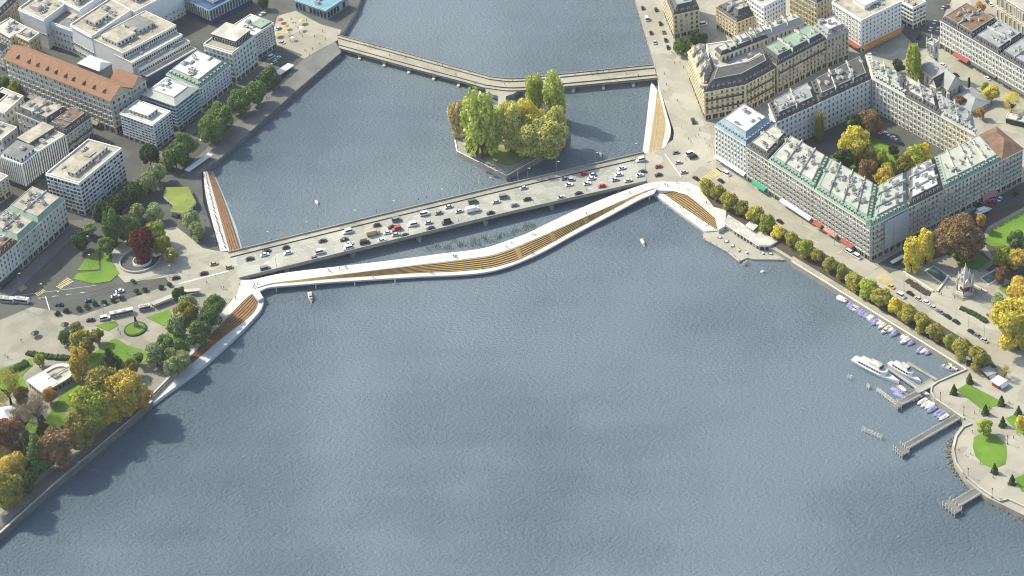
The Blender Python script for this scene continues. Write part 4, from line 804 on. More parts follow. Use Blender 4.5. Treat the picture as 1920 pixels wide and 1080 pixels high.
# courtyard block
hN = H(1632, 424, 491)
N1 = Bld('corner_tower', 'white corner hotel tower with blue green mansard and white flat top', [(1399, 272), (1453, 231), (1340, 235)], H(1399, 272, 338), 'wall_white'); N1.windows(6, 2.9, 'classic', 'wall_white', .44, .66, True, 4.6, bands=True).mansard('roof_blue', 'roof_white', 4.2, 4.6, 2.6, 'wall_white', 0, 3); N1.awning(N1.face_edge(-1), .02, .98, 'white_cloth', 4.8, 2.0)
outer = ((1400, 275), (1632, 424)); inner_ = ((1448, 236), (1645, 349))
labs = (('dark balconied house next to the white corner tower', 'wall_grey', .0, .17), ('white balconied hotel in the middle of the lakefront row', 'wall_pale', .172, .545), ('long grey balconied hotel at the park corner with green copper roof', 'wall_grey', .547, 1))
for lab, wl, t0, t1 in labs:
    q = Bld('lakefront_building', lab, [lerp2(*outer, t0), lerp2(*outer, t1), lerp2(*inner_, t1), lerp2(*inner_, t0)], hN, wl)
    q.windows(6, 2.9, 'classic', 'wall_pale', .46, .62, True, 4.2, bands='all', balc=(1, 2, 3, 4), balc_m='balcony_iron')
    L_ = t1 - t0; q.mansard('roof_slate' if t0 < .1 else 'copper_green', 'roof_pale' if t0 < .5 else 'copper_pale', 2.6, 3.0, 2.7, 'wall_pale', max(2, int(20 * L_)), max(2, int(18 * L_)))
    e = q.face_edge(-1)
    if t0 == 0: q.awning(e, .35, .95, 'green_cloth', 4.6, 2.6)
    elif t0 < .5: q.awning(e, .3, .95, 'white_cloth', 4.4, 2.2)
    else:
        q.awning(e, .02, .16, 'red_cloth', 4.6, 2.8); q.awning(e, .2, .42, 'pink_cloth', 4.4, 2.2); q.awning(e, .52, .72, 'red_cloth', 4.6, 2.6)
        b = MB(); 
        for k, p, qq, d, nn, l, vis in q.edges():
            if k == e: cpt = qq
        b.prism([(cpt.x - 2.6, cpt.y + .8), (cpt.x + .2, cpt.y - 1.2 + .8), (cpt.x + 2.2, cpt.y + 1.6), (cpt.x - .6, cpt.y + 3.6)], q.top, q.top + 3.8, 'copper_green', inset=1.6); q.mesh('turret', b)
outer = ((1633.5, 424), (1918, 279)); inner_ = ((1647, 349), (1868, 238))
labs = (('sheeted corner building wrapped in blue grey scaffold netting', 'wall_grey', 0, .24), ('dark balconied building with white roof facing the park', 'wall_stone', .242, .47), ('long grey balconied building with green copper roof facing the park', 'wall_pale', .472, .86), ('end house with brown hipped roof facing the park', 'wall_stone', .862, 1))
for j, (lab, wl, t0, t1) in enumerate(labs):
    q = Bld('park_side_building', lab, [lerp2(*outer, t0), lerp2(*outer, t1), lerp2(*inner_, t1), lerp2(*inner_, t0)], hN - (0 if j < 2 else 1.2), wl)
    q.windows(6, 2.9, 'classic', 'wall_pale', .46, .62, True, 4.2, bands='all', balc=(1, 2, 3, 4), balc_m='balcony_iron')
    if j == 3: q.hip('roof_brown', 5, .35)
    else: q.mansard(('copper_green', 'roof_slate', 'copper_green')[j], ('copper_pale', 'roof_white', 'copper_pale')[j], 2.6, 3.0, 2.7, 'wall_pale', (3, 3, 4)[j], (4, 5, 5)[j])
    e = q.face_edge(1)
    if j == 0:
        for k, p, qq, d, nn, l, vis in q.edges():
            if k == e:
                for u0, u1 in ((.33, .56), (.565, .985)):
                    a, c = p.lerp(qq, u0), p.lerp(qq, u1); w_ = nn * 1.5; b = MB(); b.prism(ccw([(a + nn * 1.3)[:], (c + nn * 1.3)[:], (c + w_)[:], (a + w_)[:]]), q.z + 5, q.top - .8, 'wall_sheet', bottom=True); q.mesh('scaffold_sheet', b)
    if j == 2: q.awning(e, .66, .9, 'pink_cloth', 4.6, 3)
outer = ((1450, 231), (1634, 147)); inner_ = ((1436, 196), (1618, 104))
for j, (lab, wl, t0, t1) in enumerate((('white court facing house with skylit slate roof near the corner tower', 'wall_white', .03, .46), ('white court facing house with long dark skylit roof', 'wall_white', .462, 1))):
    q = Bld('courtyard_building', lab, [lerp2(*outer, t0), lerp2(*outer, t1), lerp2(*inner_, t1), lerp2(*inner_, t0)], hN - 2, wl)
    q.windows(6, 3.2, 'classic', 'wall_white', .38, .55, False, bands='all').mansard('roof_slate', 'roof_slate' if j else 'roof_zinc', 3.2, 3.2, 3.6, 'roof_zinc', 5, 5)
outer = ((1636, 147), (1830, 254)); inner_ = ((1624, 103), (1822, 212))
for j, (lab, wl, t0, t1) in enumerate((('grey court house with green roof corner behind the garden', 'wall_white', .0, .32), ('court house with arched passage and round roof dome', 'wall_pale', .322, .66), ('tall court house with blue zinc roof terrace', 'wall_cream', .662, 1))):
    q = Bld('courtyard_building', lab, [lerp2(*outer, t0), lerp2(*outer, t1), lerp2(*inner_, t1), lerp2(*inner_, t0)], hN - 1, wl)
    q.windows(6, 3.1, 'classic', 'wall_pale', .42, .58, False, bands='all').mansard(('copper_pale', 'roof_slate', 'roof_zinc')[j], ('copper_pale', 'roof_pale', 'roof_zinc')[j], 2.8, 3, 3, 'wall_pale', 4, 4)
O1 = (('long hotel row house with red awning opposite the church', 0, .37), ('pale row house with grey mansard beyond the red awning', .372, .68), ('pale row house with wide zinc roof at the picture edge', .682, 1.15))
outer = ((1763, 38), (1925, 133)); inner_ = ((1812, 8), (1975, 98))
for j, (lab, t0, t1) in enumerate(O1):
    q = Bld('row_house', lab, [lerp2(*outer, t0), lerp2(*outer, t1), lerp2(*inner_, t1), lerp2(*inner_, t0)], H(1763, 38, 90), 'wall_pale')
    q.windows(4, 2.9, 'classic', 'wall_white', .42, .58, True, 4.6, bands='all').mansard('roof_slate', ('roof_brown', 'roof_zinc', 'roof_zinc')[j], 2.4, 3.2, 2.9, 'wall_white', 2, 4)
    if j == 0: q.awning(q.face_edge(-1), .5, .95, 'red_cloth', 4.6, 3)
    else: q.awning(q.face_edge(-1), .05, .95, 'metal_dark', 4.4, 1.6)
P1 = Bld('monumental_hall', 'stone hall with tall arched windows at the top corner', [(1868, -14), (1940, 32), (1900, -40)], 20, 'wall_stone'); P1.windows(2, 4.4, 'classic', 'wall_pale', .36, .62, False, bands='all').flat('roof_pale', 'wall_stone', 1, 2)
P2 = Bld('dark_pavilion', 'long low dark flat roofed pavilion at the picture edge by the yellow tree', [(1886, 221), (1950, 236), (1890, 212)], 4, 'wall_dark'); P2.flat('roof_pale', 'wall_pale', .4, 1, hut=False)

# church
hc = 9
Ch = Bld('church', 'grey stone church with square crenellated tower and steep slate roofs', [(1778, 168), (1803, 152), (1727, 128)], hc, 'wall_grey', cat='church')
l0 = (Vector(Ch.poly[1]) - Vector(Ch.poly[0])).length; l1 = (Vector(Ch.poly[2]) - Vector(Ch.poly[1])).length
Ch.windows(1, 4.5, 'classic', 'wall_pale', .34, .62, False, bands=False); Ch.gable('roof_zinc', 7, 0 if l0 > l1 else 1, .4)
for pts in ([(1756, 165), (1784, 149), (1744, 158)],):
    q = Bld('wing', '', pts, hc - .5, 'wall_grey', root=Ch); ll0 = (Vector(q.poly[1]) - Vector(q.poly[0])).length; ll1 = (Vector(q.poly[2]) - Vector(q.poly[1])).length
    q.windows(1, 3, 'classic', 'wall_pale', .4, .6, False, bands=False); q.gable('roof_slate', 6, 0 if ll0 > ll1 else 1, .3)
tw = Bld('wing', '', [(1751, 84), (1760, 79), (1738, 78)], 25, 'wall_grey', root=Ch)
tw.windows(3, 3, 'classic', 'wall_pale', .4, .6, False, bands='all')
for p in tw.poly: b = MB(); b.prism([(p[0] + .6 * math.cos(a), p[1] + .6 * math.sin(a)) for a in (0, 1.57, 3.14, 4.71)], tw.top - 4, tw.top + 2.4, 'wall_grey'); b.cyl(p[0], p[1], tw.top + 2.4, tw.top + 4.2, .5, .02, 'wall_pale', 6); Ch.mesh('pinnacle', b)
tw.flat('roof_grey', 'wall_grey', 1.1, 0)
for k, p, q, d, nn, l, vis in Ch.edges():
    if vis > 0:
        n = max(2, int(l / 5))
        for c in range(n + 1): t = p + d * (l * c / n); b = MB(); w_ = nn * 1.2; e = d * .45; b.prism(ccw([(t - e)[:], (t + e)[:], (t + e + w_)[:], (t - e + w_)[:]]), -.1, hc * .75, 'wall_pale'); Ch.mesh('buttress', b)
Hl = Bld('church_hall', 'low hall with broad grey hipped roof beside the church', [(1820, 208), (1856, 190), (1786, 182)], 3.5, 'wall_grey'); Hl.windows(1, 3, 'classic', 'wall_pale', .4, .6, False, bands=False); Hl.hip('roof_zinc', 3.2, .3, .8)
# glass pavilion on the landing terrace
q = Bld('glass_pavilion', 'long low glass pavilion with white flat roof on the landing terrace', [(1424, 460), (1444, 460), (1456, 453), (1431, 438), (1400, 427), (1366, 405), (1360, 417), (1382, 434), (1394, 441)], 3.3, 'wall_dark', z=1.0)
q.windows(1, 2.6, 'office', 'wall_white', .8, .7, False, bands=False, top0=.3); b = MB(); b.prism(offs(q.poly, .5), q.top, q.top + .4, 'white_concrete', 'roof_pale', bottom=True); q.mesh('roof', b)
K = Bld('kiosk', 'small white roofed kiosk between the quay trees', [(1412, 430), (1419, 424), (1401, 422)], 3.2, 'wall_dark', cat='kiosk'); b = MB(); b.prism(offs(K.poly, .7), K.top, K.top + .3, 'roof_white', bottom=True); K.mesh('roof', b); K.windows(1, 2, 'office', 'wall_white', .7, .6, False, bands=False, top0=.3)
# red kiosk and shelter by the promenade
K = Bld('kiosk', 'red and white snack kiosk beside the promenade lawn', [(1873, 722), (1885, 714), (1860, 714)], 3.2, 'red_cloth', cat='kiosk'); b = MB(); b.prism(offs(K.poly, .8), K.top, K.top + .25, 'roof_white', bottom=True); K.mesh('roof', b); b = MB(); K.awning(K.face_edge(1), 0, 1, 'white_cloth', 3.2, 2)
K = Bld('kiosk', 'grey flat roofed shelter beside the last quay tree', [(1853, 704), (1866, 699), (1842, 693)], 3.0, 'wall_dark', cat='kiosk'); b = MB(); b.prism(offs(K.poly, .7), K.top, K.top + .25, 'roof_zinc', bottom=True); K.mesh('roof', b); K.awning(K.face_edge(1), 0, 1, 'white_cloth', 3, 1.5)
# garden restaurant with a round end
c0 = G(103, 704, Z + 4); rv = []
u = (G(125, 684, Z + 4) - G(50, 727, Z + 4)).xy.normalized(); v = Vector((-u.y, u.x))
Wd = (G(88, 733, Z + 4) - G(50, 719, Z + 4)).xy.length * .5
pl = [c0.xy - u * 11 - v * Wd, c0.xy + u * 2 - v * Wd] + [c0.xy + u * 2 + (u * math.cos(a) + v * math.sin(a)) * Wd for a in [(-math.pi / 2 + math.pi * k / 10) for k in range(1, 10)]] + [c0.xy + u * 2 + v * Wd, c0.xy - u * 11 + v * Wd]
pl = ccw([p[:] for p in pl]); o0 = Vector((c0.x, c0.y, Z)); pl = [(p[0] - o0.x, p[1] - o0.y) for p in pl]; R = thing('garden_restaurant', 'garden restaurant with round ended roof and red glazing', 'building', o0)
b = MB(); b.prism(pl, 0, 3.6, 'granite_red', 'roof_gravel'); obj('wall', b.mesh('wall'), parent=R)
b = MB(); oo, ii = offs(pl, .8), offs(pl, -1.4)
for k in range(len(pl)): j = (k + 1) % len(pl); b.prism([oo[k], oo[j], ii[j], ii[k]], 3.6, 4.3, 'white_concrete')
obj('roof_rim', b.mesh('roof_rim'), parent=R)
b = MB(); b.prism(ccw([(-u * 10.8 - v * Wd * .95)[:], (-u * 2 - v * Wd * .95)[:], (-u * 2 + v * Wd * .95)[:], (-u * 10.8 + v * Wd * .95)[:]]), 3.7, 4.45, 'roof_white'); obj('roof_panel', b.mesh('roof_panel'), parent=R)
for a_, b__ in ((-u * 2 - v * 0, u * 8), (-u * 4, -u * 1)):
    m = MB(); m.tube((*a_, 4.5), (*b__, 4.5), .25, .25, 'roof_pale'); obj('roof_duct', m.mesh('roof_duct'), parent=R)
for k in range(4): p = u * (-1.5 + k * .9) + v * (1.5 * (-1) ** k); obj('vent_unit', unit_mesh(0), (p.x, p.y, 3.65), 0, (.6, .6, .6), R)
me = window_mesh('office', 'wall_white')[0]
for k in range(len(pl)):
    p, e = Vector(pl[k]), Vector(pl[(k + 1) % len(pl)]); d = (e - p); l = d.length; d /= l; nn = Vector((d.y, -d.x))
    if nn.dot((CAM - o0).xy) > 0:
        n = max(1, int(l / 2.2))
        for c in range(n): t = p + d * (l * (c + .5) / n); obj('window', me, (t.x + nn.x * .02, t.y + nn.y * .02, .5), math.atan2(d.y, d.x), (l / n * .75, 1, 2.2), R)
# octagonal tent
c0 = G(8, 772, Z + 4); b = MB(); b.cyl(0, 0, 2.6, 5.2, 6.2, .1, 'white_cloth', 8); R = thing('market_tent', 'white octagonal tent roof among trees at the picture edge', 'tent', (c0.x, c0.y, Z)); obj('canopy', b.mesh('canopy'), parent=R)
for a in range(8): b = MB(); b.tube((6 * math.cos(a * .785), 6 * math.sin(a * .785), 0), (6 * math.cos(a * .785), 6 * math.sin(a * .785), 2.6), .08, .08, 'metal_grey'); obj('pole', b.mesh('pole'), parent=R)
# grass roofed pavilion
GP = Bld('grass_roofed_pavilion', 'low pavilion with a grass roof and cut corner beside the beach walk', [(320, 397), (347, 400), (366, 380), (352, 352), (312, 353), (308, 368), (328, 385)], 3.4, 'wall_dark'); GP.windows(1, 3, 'office', 'wall_white', .8, .6, False, bands=False)
b = MB(); b.prism(offs(GP.poly, .5), GP.top, GP.top + .4, 'concrete', 'lawn_dry', bottom=True); GP.mesh('roof', b)
# shelter roofs along the city quay
for (pa, pb, pc, lab) in (((354, 322), (399, 290), (391, 286), 'long white bus shelter by the upper quay trees'), ((523, 142), (552, 122), (540, 118), 'white roofed tram shelter on the upper quay'), ((288, 572), (328, 556), (322, 551), 'flat concrete shelter roof beside the bus lane'), ((345, 548), (378, 545), (374, 540), 'small flat concrete shelter near the bridgehead'),
                          ((1674, 494), (1697, 481), (1692, 477), 'white bus shelter roof beside the yellow poplars'), ((1835, 402), (1860, 391), (1852, 388), 'white bus shelter roof beside the dark street')):
    P = [G(x, y, Z + 3) for x, y in (pa, pb, pc)]; P.append(P[0] + P[2] - P[1]); o0 = Vector((P[0].x, P[0].y, Z)); R = thing('bus_shelter', lab, 'shelter', o0); pl = ccw([(p - o0)[:2] for p in P])
    b = MB(); b.prism(pl, 2.8, 3.05, 'wall_pale', 'roof_white' if 'white' in lab else 'concrete', bottom=True); obj('roof', b.mesh('roof'), parent=R)
    for p in offs(pl, -.4): b = MB(); b.tube((*p, 0), (*p, 2.8), .08, .08, 'metal_grey'); obj('post', b.mesh('post'), parent=R)
    b = MB(); i_ = offs(pl, -.5); b.face([(*i_[2], .3), (*i_[3], .3), (*i_[3], 2.3), (*i_[2], 2.3)], 'glass_teal'); obj('glass_panel', b.mesh('glass_panel'), parent=R)
print('windows', NWIN)
# ------------------------------------------------------------------ trees
def crown_mesh(kind, seed, n):
    r = np.random.default_rng(seed)
    def dirs(k): d = r.normal(size=(k, 3)); return d / np.linalg.norm(d, axis=1)[:, None]
    if kind in ('round', 'loose', 'bare', 'big'):
        nc = {'round': 26, 'loose': 20, 'bare': 16, 'big': 34}[kind]; cr = {'round': .34, 'loose': .36, 'bare': .34, 'big': .3}[kind]
        c = dirs(nc) * r.uniform(.5, .76, (nc, 1)) ; c[:, 2] = np.abs(c[:, 2]) * np.where(r.random(nc) < .72, 1, -1)
        if kind != 'round': c *= r.uniform(.8, 1.12, (nc, 1))
        rad = cr * r.uniform(.75, 1.25, nc)
    elif kind == 'tall':
        nc = 34; zc = r.uniform(-.9, .86, nc); a = r.uniform(0, 6.28, nc); prof = np.sqrt(np.clip(1 - (np.abs(zc + .15) / 1.1) ** 2.2, .05, 1)) * .62
        c = np.stack([np.cos(a) * prof, np.sin(a) * prof, zc], 1); rad = r.uniform(.22, .36, nc)
    elif kind == 'conifer':
        nc = 40; zc = r.uniform(-.9, .95, nc); a = r.uniform(0, 6.28, nc); prof = (1 - (zc + .9) / 1.9) * .8 + .03
        c = np.stack([np.cos(a) * prof, np.sin(a) * prof, zc], 1); rad = .12 + .2 * (1 - (zc + .9) / 1.9)
    elif kind == 'cone':
        zc = r.uniform(-1, 1, 60); a = r.uniform(0, 6.28, 60); prof = (1 - (zc + 1) / 2) * .86
        c = np.stack([np.cos(a) * prof, np.sin(a) * prof, zc], 1); rad = np.full(60, .12); nc = 60
    w_ = rad ** 2; idx = r.choice(nc, n, p=w_ / w_.sum()); d = dirs(n)
    pos = c[idx] + d * (rad[idx] * (r.uniform(.72, 1.08, n) if kind != 'bare' else r.uniform(.2, 1.15, n)))[:, None] * np.array([1, 1, .85 if kind != 'tall' else 1.5])
    s = {'round': .062, 'loose': .066, 'bare': .034, 'big': .040, 'tall': .062, 'conifer': .06, 'cone': .05}[kind] * r.uniform(.6, 1.5, n)
    nrm = d * .8 + dirs(n) * .8 + np.array([0, 0, .25]); nrm /= np.linalg.norm(nrm, axis=1)[:, None]
    ref = dirs(n); t1 = np.cross(nrm, ref); t1 /= np.linalg.norm(t1, axis=1)[:, None]; t2 = np.cross(nrm, t1)
    asp = r.uniform(.6, 1.0, n) if kind != 'bare' else r.uniform(.2, .5, n)
    V = np.concatenate([pos[:, None] + q for q in ((t1 * s[:, None])[:, None], (t2 * (s * asp)[:, None])[:, None], (-t1 * s[:, None])[:, None], (-t2 * (s * asp)[:, None])[:, None])], 1).reshape(-1, 3)
    hr = np.percentile(np.hypot(V[:, 0], V[:, 1]), 96 if kind != 'cone' else 98); V[:, :2] /= hr; lo, hi = np.percentile(V[:, 2], [1.5, 98.5]); V[:, 2] = (V[:, 2] - lo) / (hi - lo) * 2 - 1
    Fc = np.arange(4 * n).reshape(-1, 4).tolist(); V = V.tolist()
    if kind != 'bare':
        nl, na = 7, 10; base = len(V)
        for i in range(nl):
            t = -1 + 2 * i / (nl - 1)
            pr = {'cone': .85 * (1 - (t + 1) / 2), 'conifer': .5 * (1 - (t + 1) / 2)}.get(kind, .62 * math.sqrt(max(.01, 1 - t * t))); zz = t * (.95 if kind == 'cone' else .66)
            for j in range(na): q = pr * r.uniform(.85, 1.1); V.append([q * math.cos(6.283 * j / na), q * math.sin(6.283 * j / na), zz])
        for i in range(nl - 1):
            for j in range(na): Fc.append([base + i * na + j, base + i * na + (j + 1) % na, base + (i + 1) * na + (j + 1) % na, base + (i + 1) * na + j])
    me = bpy.data.meshes.new('crown'); me.from_pydata(V, [], Fc); me.materials.append(M['leaf_green']); me.update(); return me
CROWN = {'big': [crown_mesh('big', s, 12000) for s in (21, 22, 23)], 'round': [crown_mesh('round', s, 4600) for s in (1, 2, 3, 4)], 'loose': [crown_mesh('loose', s, 5200) for s in (5, 6, 7, 8)], 'tall': [crown_mesh('tall', s, 4800) for s in (9, 10, 11)],
         'conifer': [crown_mesh('conifer', 12, 2600)], 'cone': [crown_mesh('cone', 13, 2600)], 'bare': [crown_mesh('bare', s, 3800) for s in (14, 15)]}
def trunk_mesh(seed, limbs=5):
    r = random.Random(seed); b = MB(); b.tube((0, 0, 0), (.02, .01, .55), .5, .36, 'bark', 7); b.tube((.02, .01, .55), (0, 0, 1.0), .36, .2, 'bark', 7)
    for k in range(limbs):
        a = k * 6.28 / limbs + r.uniform(-.4, .4); z = r.uniform(.5, .8); b.tube((0, 0, z), (math.cos(a) * r.uniform(2.2, 3.6), math.sin(a) * r.uniform(2.2, 3.6), z + r.uniform(.25, .5)), .2, .05, 'bark', 5)
    return b.mesh('trunk')
TRUNK = [trunk_mesh(s) for s in (1, 2, 3)]
TR = random.Random(11)
def tree(kind, x, y, rx, ry=None, col='green', label='', group=None, trunk=None, name='tree', z=Z, cat='tree'):
    """crown centre and half width / half height in photograph pixels"""
    ry = ry or rx; k = kpx(y); R_ = rx / k; V_ = max(R_ * .55, math.sqrt(max(.01, ry ** 2 - (.62 * rx) ** 2)) / .785 / k) if ry > rx * .63 else R_ * .6
    th = (.28 * R_ + 1.2) if trunk is None else trunk; zc = th + V_ * .92; p = G(x, y, z + zc)
    o = thing(name, label, cat, (p.x, p.y, z), 0, group)
    me = TR.choice(CROWN['big' if kind == 'loose' and R_ > 6.5 else kind]); c = obj('crown', me, (0, 0, zc), TR.uniform(0, 6.28), (R_, R_, V_), o); setmat(c, 0, 'leaf_' + col)
    s = .09 * R_ + .12; tz = th + V_ * (.5 if kind != 'bare' else .8); obj('trunk', TR.choice(TRUNK), (0, 0, -.1), TR.uniform(0, 6.28), (s * 1.4 if kind != 'cone' else .3, s * 1.4 if kind != 'cone' else .3, tz), o)
    return o
CN = dict(quay='golden olive', isle='pale gold', poplar='bright yellow green', green='green', dark='dark green', light='pale green', yellowgreen='yellow green', yellow='yellow', gold='golden', olive='olive', orange='orange', brown='brown', rust='rusty', red='dark red', beige='beige', bare='grey bare')
SN = dict(round='rounded', loose='spreading', tall='tall upright', conifer='conical', cone='clipped cone', bare='thin')
def grove(items, place, ref, refname, group):
    items = sorted(items, key=lambda t: (t[1] - ref[0]) ** 2 + (t[2] - ref[1]) ** 2)
    for n, t in enumerate(items):
        kind, x, y, rx = t[:4]; ry = t[4] if len(t) > 5 else rx; col = t[-1]
        tree(kind, x, y, rx, ry, col, f"{CN[col]} {SN[kind]} tree {place}, {ordn(n + 1)} nearest {refname}", group)
# clipped row on the lake quay
row = [(1325, 347), (1347, 358), (1367, 374), (1391, 388), (1415, 402), (1437, 416), (1459, 433), (1485, 446), (1508, 463), (1532, 478), (1556, 494), (1579, 508), (1601, 525), (1628, 539), (1653, 557), (1679, 571), (1703, 586), (1729, 603), (1754, 620), (1781, 638), (1805, 652), (1835, 670)]
rc = 'quay quay quay olive quay yellowgreen yellow quay yellowgreen quay quay olive quay yellowgreen quay yellow quay quay quay yellowgreen quay olive'.split()
rs = [15, 14, 17, 14, 17, 17, 13, 14, 17, 12, 13, 14, 17, 18, 18, 15, 18, 18, 16, 13, 19, 21]
for n, ((x, y), c, r) in enumerate(zip(row, rc, rs)): tree('round', x, y + 1, r * .97 * TR.uniform(.9, 1.1), r * .92, c, f"{CN[c]} clipped round quay tree, {ordn(n + 1)} in the row from the road bridge", 'clipped trees along the lake quay', 1.8)
z3 = lambda x, y: (x / 4, 230 + y / 4); z2 = lambda x, y: (300 + x / 4, y / 4); z4 = lambda x, y: (x / 4, 480 + y / 4); z5 = lambda x, y: (x / 2.92, 650 + y / 2.92); z8 = lambda x, y: (780 + x / 4, 60 + y / 4)
r4 = lambda x, y: (1560 + x / 4.908, 200 + y / 4.908)
def conv(f, s, L): return [(t[0], *f(t[1], t[2]), t[3] / s) + ((t[4] / s,) if len(t) > 5 else ()) + (t[-1],) for t in L]
grove(conv(z3, 4, [('round', 1185, 370, 66, 'light'), ('round', 1105, 450, 70, 'light'), ('loose', 1000, 520, 72, 'dark'), ('loose', 895, 610, 74, 'dark'), ('round', 1025, 670, 62, 'light'), ('round', 1155, 670, 62, 'light'), ('loose', 785, 680, 76, 'dark'), ('loose', 850, 770, 74, 110, 'green'),
      ('loose', 960, 790, 92, 'green'), ('round', 675, 800, 44, 'light'), ('loose', 610, 880, 66, 'dark'), ('round', 1430, 720, 62, 'light'), ('round', 1475, 805, 58, 'light'), ('loose', 1170, 830, 80, 'yellowgreen'), ('loose', 1215, 925, 66, 'olive'), ('loose', 1062, 910, 84, 105, 'red'),
      ('loose', 1280, 990, 50, 'olive'), ('loose', 790, 920, 60, 'green')]), 'of the fountain square', (262, 480), 'the round planter', 'trees of the fountain square')
grove(conv(z3, 4, [('loose', 1380, 180, 92, 'green'), ('loose', 1310, 250, 80, 'green'), ('loose', 1120, 240, 66, 'dark'), ('loose', 1590, 40, 96, 'green')]) + conv(z2, 4, [('loose', 825, 580, 72, 'green'), ('loose', 715, 690, 76, 'green'), ('loose', 590, 760, 84, 'green'), ('loose', 450, 870, 84, 'green'), ('loose', 365, 950, 80, 'green'), ('loose', 770, 20, 40, 'dark')]),
      'along the upper quay', (625, 85), 'the bent pedestrian bridge', 'trees along the upper quay')
grove(conv(z4, 4, [('round', 1612, 372, 76, 'green'), ('round', 1395, 360, 68, 'light'), ('round', 1565, 462, 82, 'green'), ('round', 1490, 572, 82, 'green'), ('loose', 1375, 440, 86, 'olive'), ('loose', 1330, 515, 76, 'light'), ('loose', 1350, 290, 56, 'dark'), ('round', 1165, 735, 78, 'light'), ('round', 1240, 665, 74, 'green'), ('round', 1350, 692, 66, 'green'),
      ('round', 1275, 745, 56, 'light'), ('round', 1300, 820, 66, 'light'), ('round', 1372, 772, 62, 'light'), ('round', 490, 605, 52, 'green'), ('loose', 575, 545, 46, 'olive'), ('loose', 612, 650, 92, 'olive'), ('loose', 735, 590, 48, 'olive'), ('conifer', 810, 770, 90, 100, 'dark'), ('tall', 600, 815, 70, 118, 'gold'), ('loose', 290, 785, 42, 'yellowgreen'),
      ('loose', 370, 1040, 56, 'orange'), ('loose', 965, 840, 60, 'olive'), ('loose', 1030, 770, 44, 'green')]), 'in the waterside garden', (475, 560), 'the bridgehead', 'trees in the waterside garden')
grove(conv(z5, 2.92, [('loose', 565, 235, 108, 'olive'), ('loose', 685, 250, 104, 'gold'), ('loose', 480, 340, 112, 'yellowgreen'), ('loose', 430, 455, 90, 'olive'), ('loose', 760, 285, 60, 'orange'), ('bare', 40, 215, 95, 'olive'), ('loose', 125, 270, 44, 'brown'), ('bare', 195, 330, 80, 'bare'), ('loose', 25, 480, 88, 'rust'), ('loose', 105, 520, 60, 'bare'),
      ('conifer', 200, 580, 82, 100, 'green'), ('loose', 312, 550, 92, 'brown'), ('loose', 62, 670, 80, 'gold'), ('loose', 30, 780, 92, 'olive'), ('conifer', 150, 545, 50, 80, 'dark'), ('loose', 150, 735, 52, 'dark'), ('conifer', 235, 430, 40, 60, 'dark'), ('loose', 350, 462, 28, 'dark'), ('bare', 120, 390, 70, 'bare'), ('loose', 590, 330, 80, 'gold'), ('bare', 20, 600, 60, 'rust')]),
      'by the garden quay wall', (285, 750), 'the timber terrace tip', 'autumn trees by the quay wall')
grove(conv(z8, 4, [('loose', 308, 645, 70, 105, 'beige'), ('tall', 480, 700, 124, 218, 'poplar'), ('loose', 700, 700, 118, 155, 'isle'), ('loose', 840, 680, 130, 150, 'yellow'), ('loose', 940, 790, 166, 145, 'isle'), ('loose', 1045, 700, 90, 125, 'isle'), ('tall', 890, 460, 72, 125, 'poplar'), ('tall', 1035, 480, 76, 150, 'poplar'), ('loose', 800, 800, 80, 80, 'gold'), ('loose', 420, 860, 50, 'green')]),
      'on the island', (950, 328), "the island's point", 'trees on the island')
grove(conv(r4, 4.908, [('loose', 215, 340, 140, 'yellow'), ('loose', 310, 440, 90, 'olive'), ('loose', 440, 460, 78, 'yellowgreen'), ('loose', 760, 465, 100, 'yellowgreen'), ('loose', 850, 420, 74, 'yellow'), ('loose', 665, 525, 74, 'olive'), ('loose', 510, 570, 52, 'yellowgreen'), ('loose', 490, 650, 90, 'gold'), ('loose', 350, 140, 100, 'brown'), ('loose', 190, 160, 90, 'dark'), ('tall', -118, 180, 46, 110, 'olive'), ('loose', 570, 400, 50, 'dark'), ('loose', 100, 480, 90, 'dark'), ('loose', 330, 590, 90, 'brown')]),
      'in the courtyard garden', (1737, 267), 'the arched passage', 'trees in the courtyard garden')
grove([('tall', 1713, 117, 14, 30, 'yellowgreen'), ('round', 1684, 124, 12, 'dark'), ('loose', 1860, 175, 14, 'yellow'), ('loose', 1846, 163, 9, 'yellowgreen'), ('bare', 1897, 190, 18, 'yellow'), ('tall', 1817, 155, 2.5, 9, 'dark'), ('loose', 1838, 14, 10, 'orange'), ('loose', 1800, 188, 9, 'brown'), ('loose', 1838, 212, 9, 'orange')], 'around the church', (1750, 120), 'the church tower', 'trees around the church')
grove([('round', 1280, 85, 16, 'green'), ('round', 1305, 72, 13, 'dark'), ('round', 1317, 72, 10, 'dark')], 'behind the grand hotel', (1290, 98), 'the river quay', 'trees behind the grand hotel')
grove([('loose', 5, 158, 13, 'green'), ('loose', 27, 167, 13, 'yellowgreen'), ('loose', 399, 72, 9, 'yellowgreen'), ('loose', 413, 82, 9, 'olive')][:2], 'at the street beside the tiled roof', (0, 160), 'the picture edge', 'street trees by the tiled roof')
grove([('loose', 1797, 445, 45, 42, 'brown'), ('loose', 1838, 415, 10, 14, 'orange'), ('tall', 1710, 477, 15, 29, 'yellow'), ('tall', 1736, 462, 15, 29, 'yellow'), ('loose', 1877, 476, 18, 'yellowgreen'), ('loose', 1908, 487, 19, 'gold'), ('loose', 1905, 450, 16, 'green'), ('loose', 1880, 515, 14, 'rust'), ('loose', 1896, 606, 40, 'yellow'), ('loose', 1916, 548, 24, 'gold'), ('loose', 1874, 567, 15, 'light'), ('loose', 1912, 632, 22, 'gold'), ('loose', 1935, 585, 28, 'yellow'), ('loose', 1820, 452, 24, 28, 'brown')],
      'in the monument park', (1810, 545), 'the monument', 'trees in the monument park')
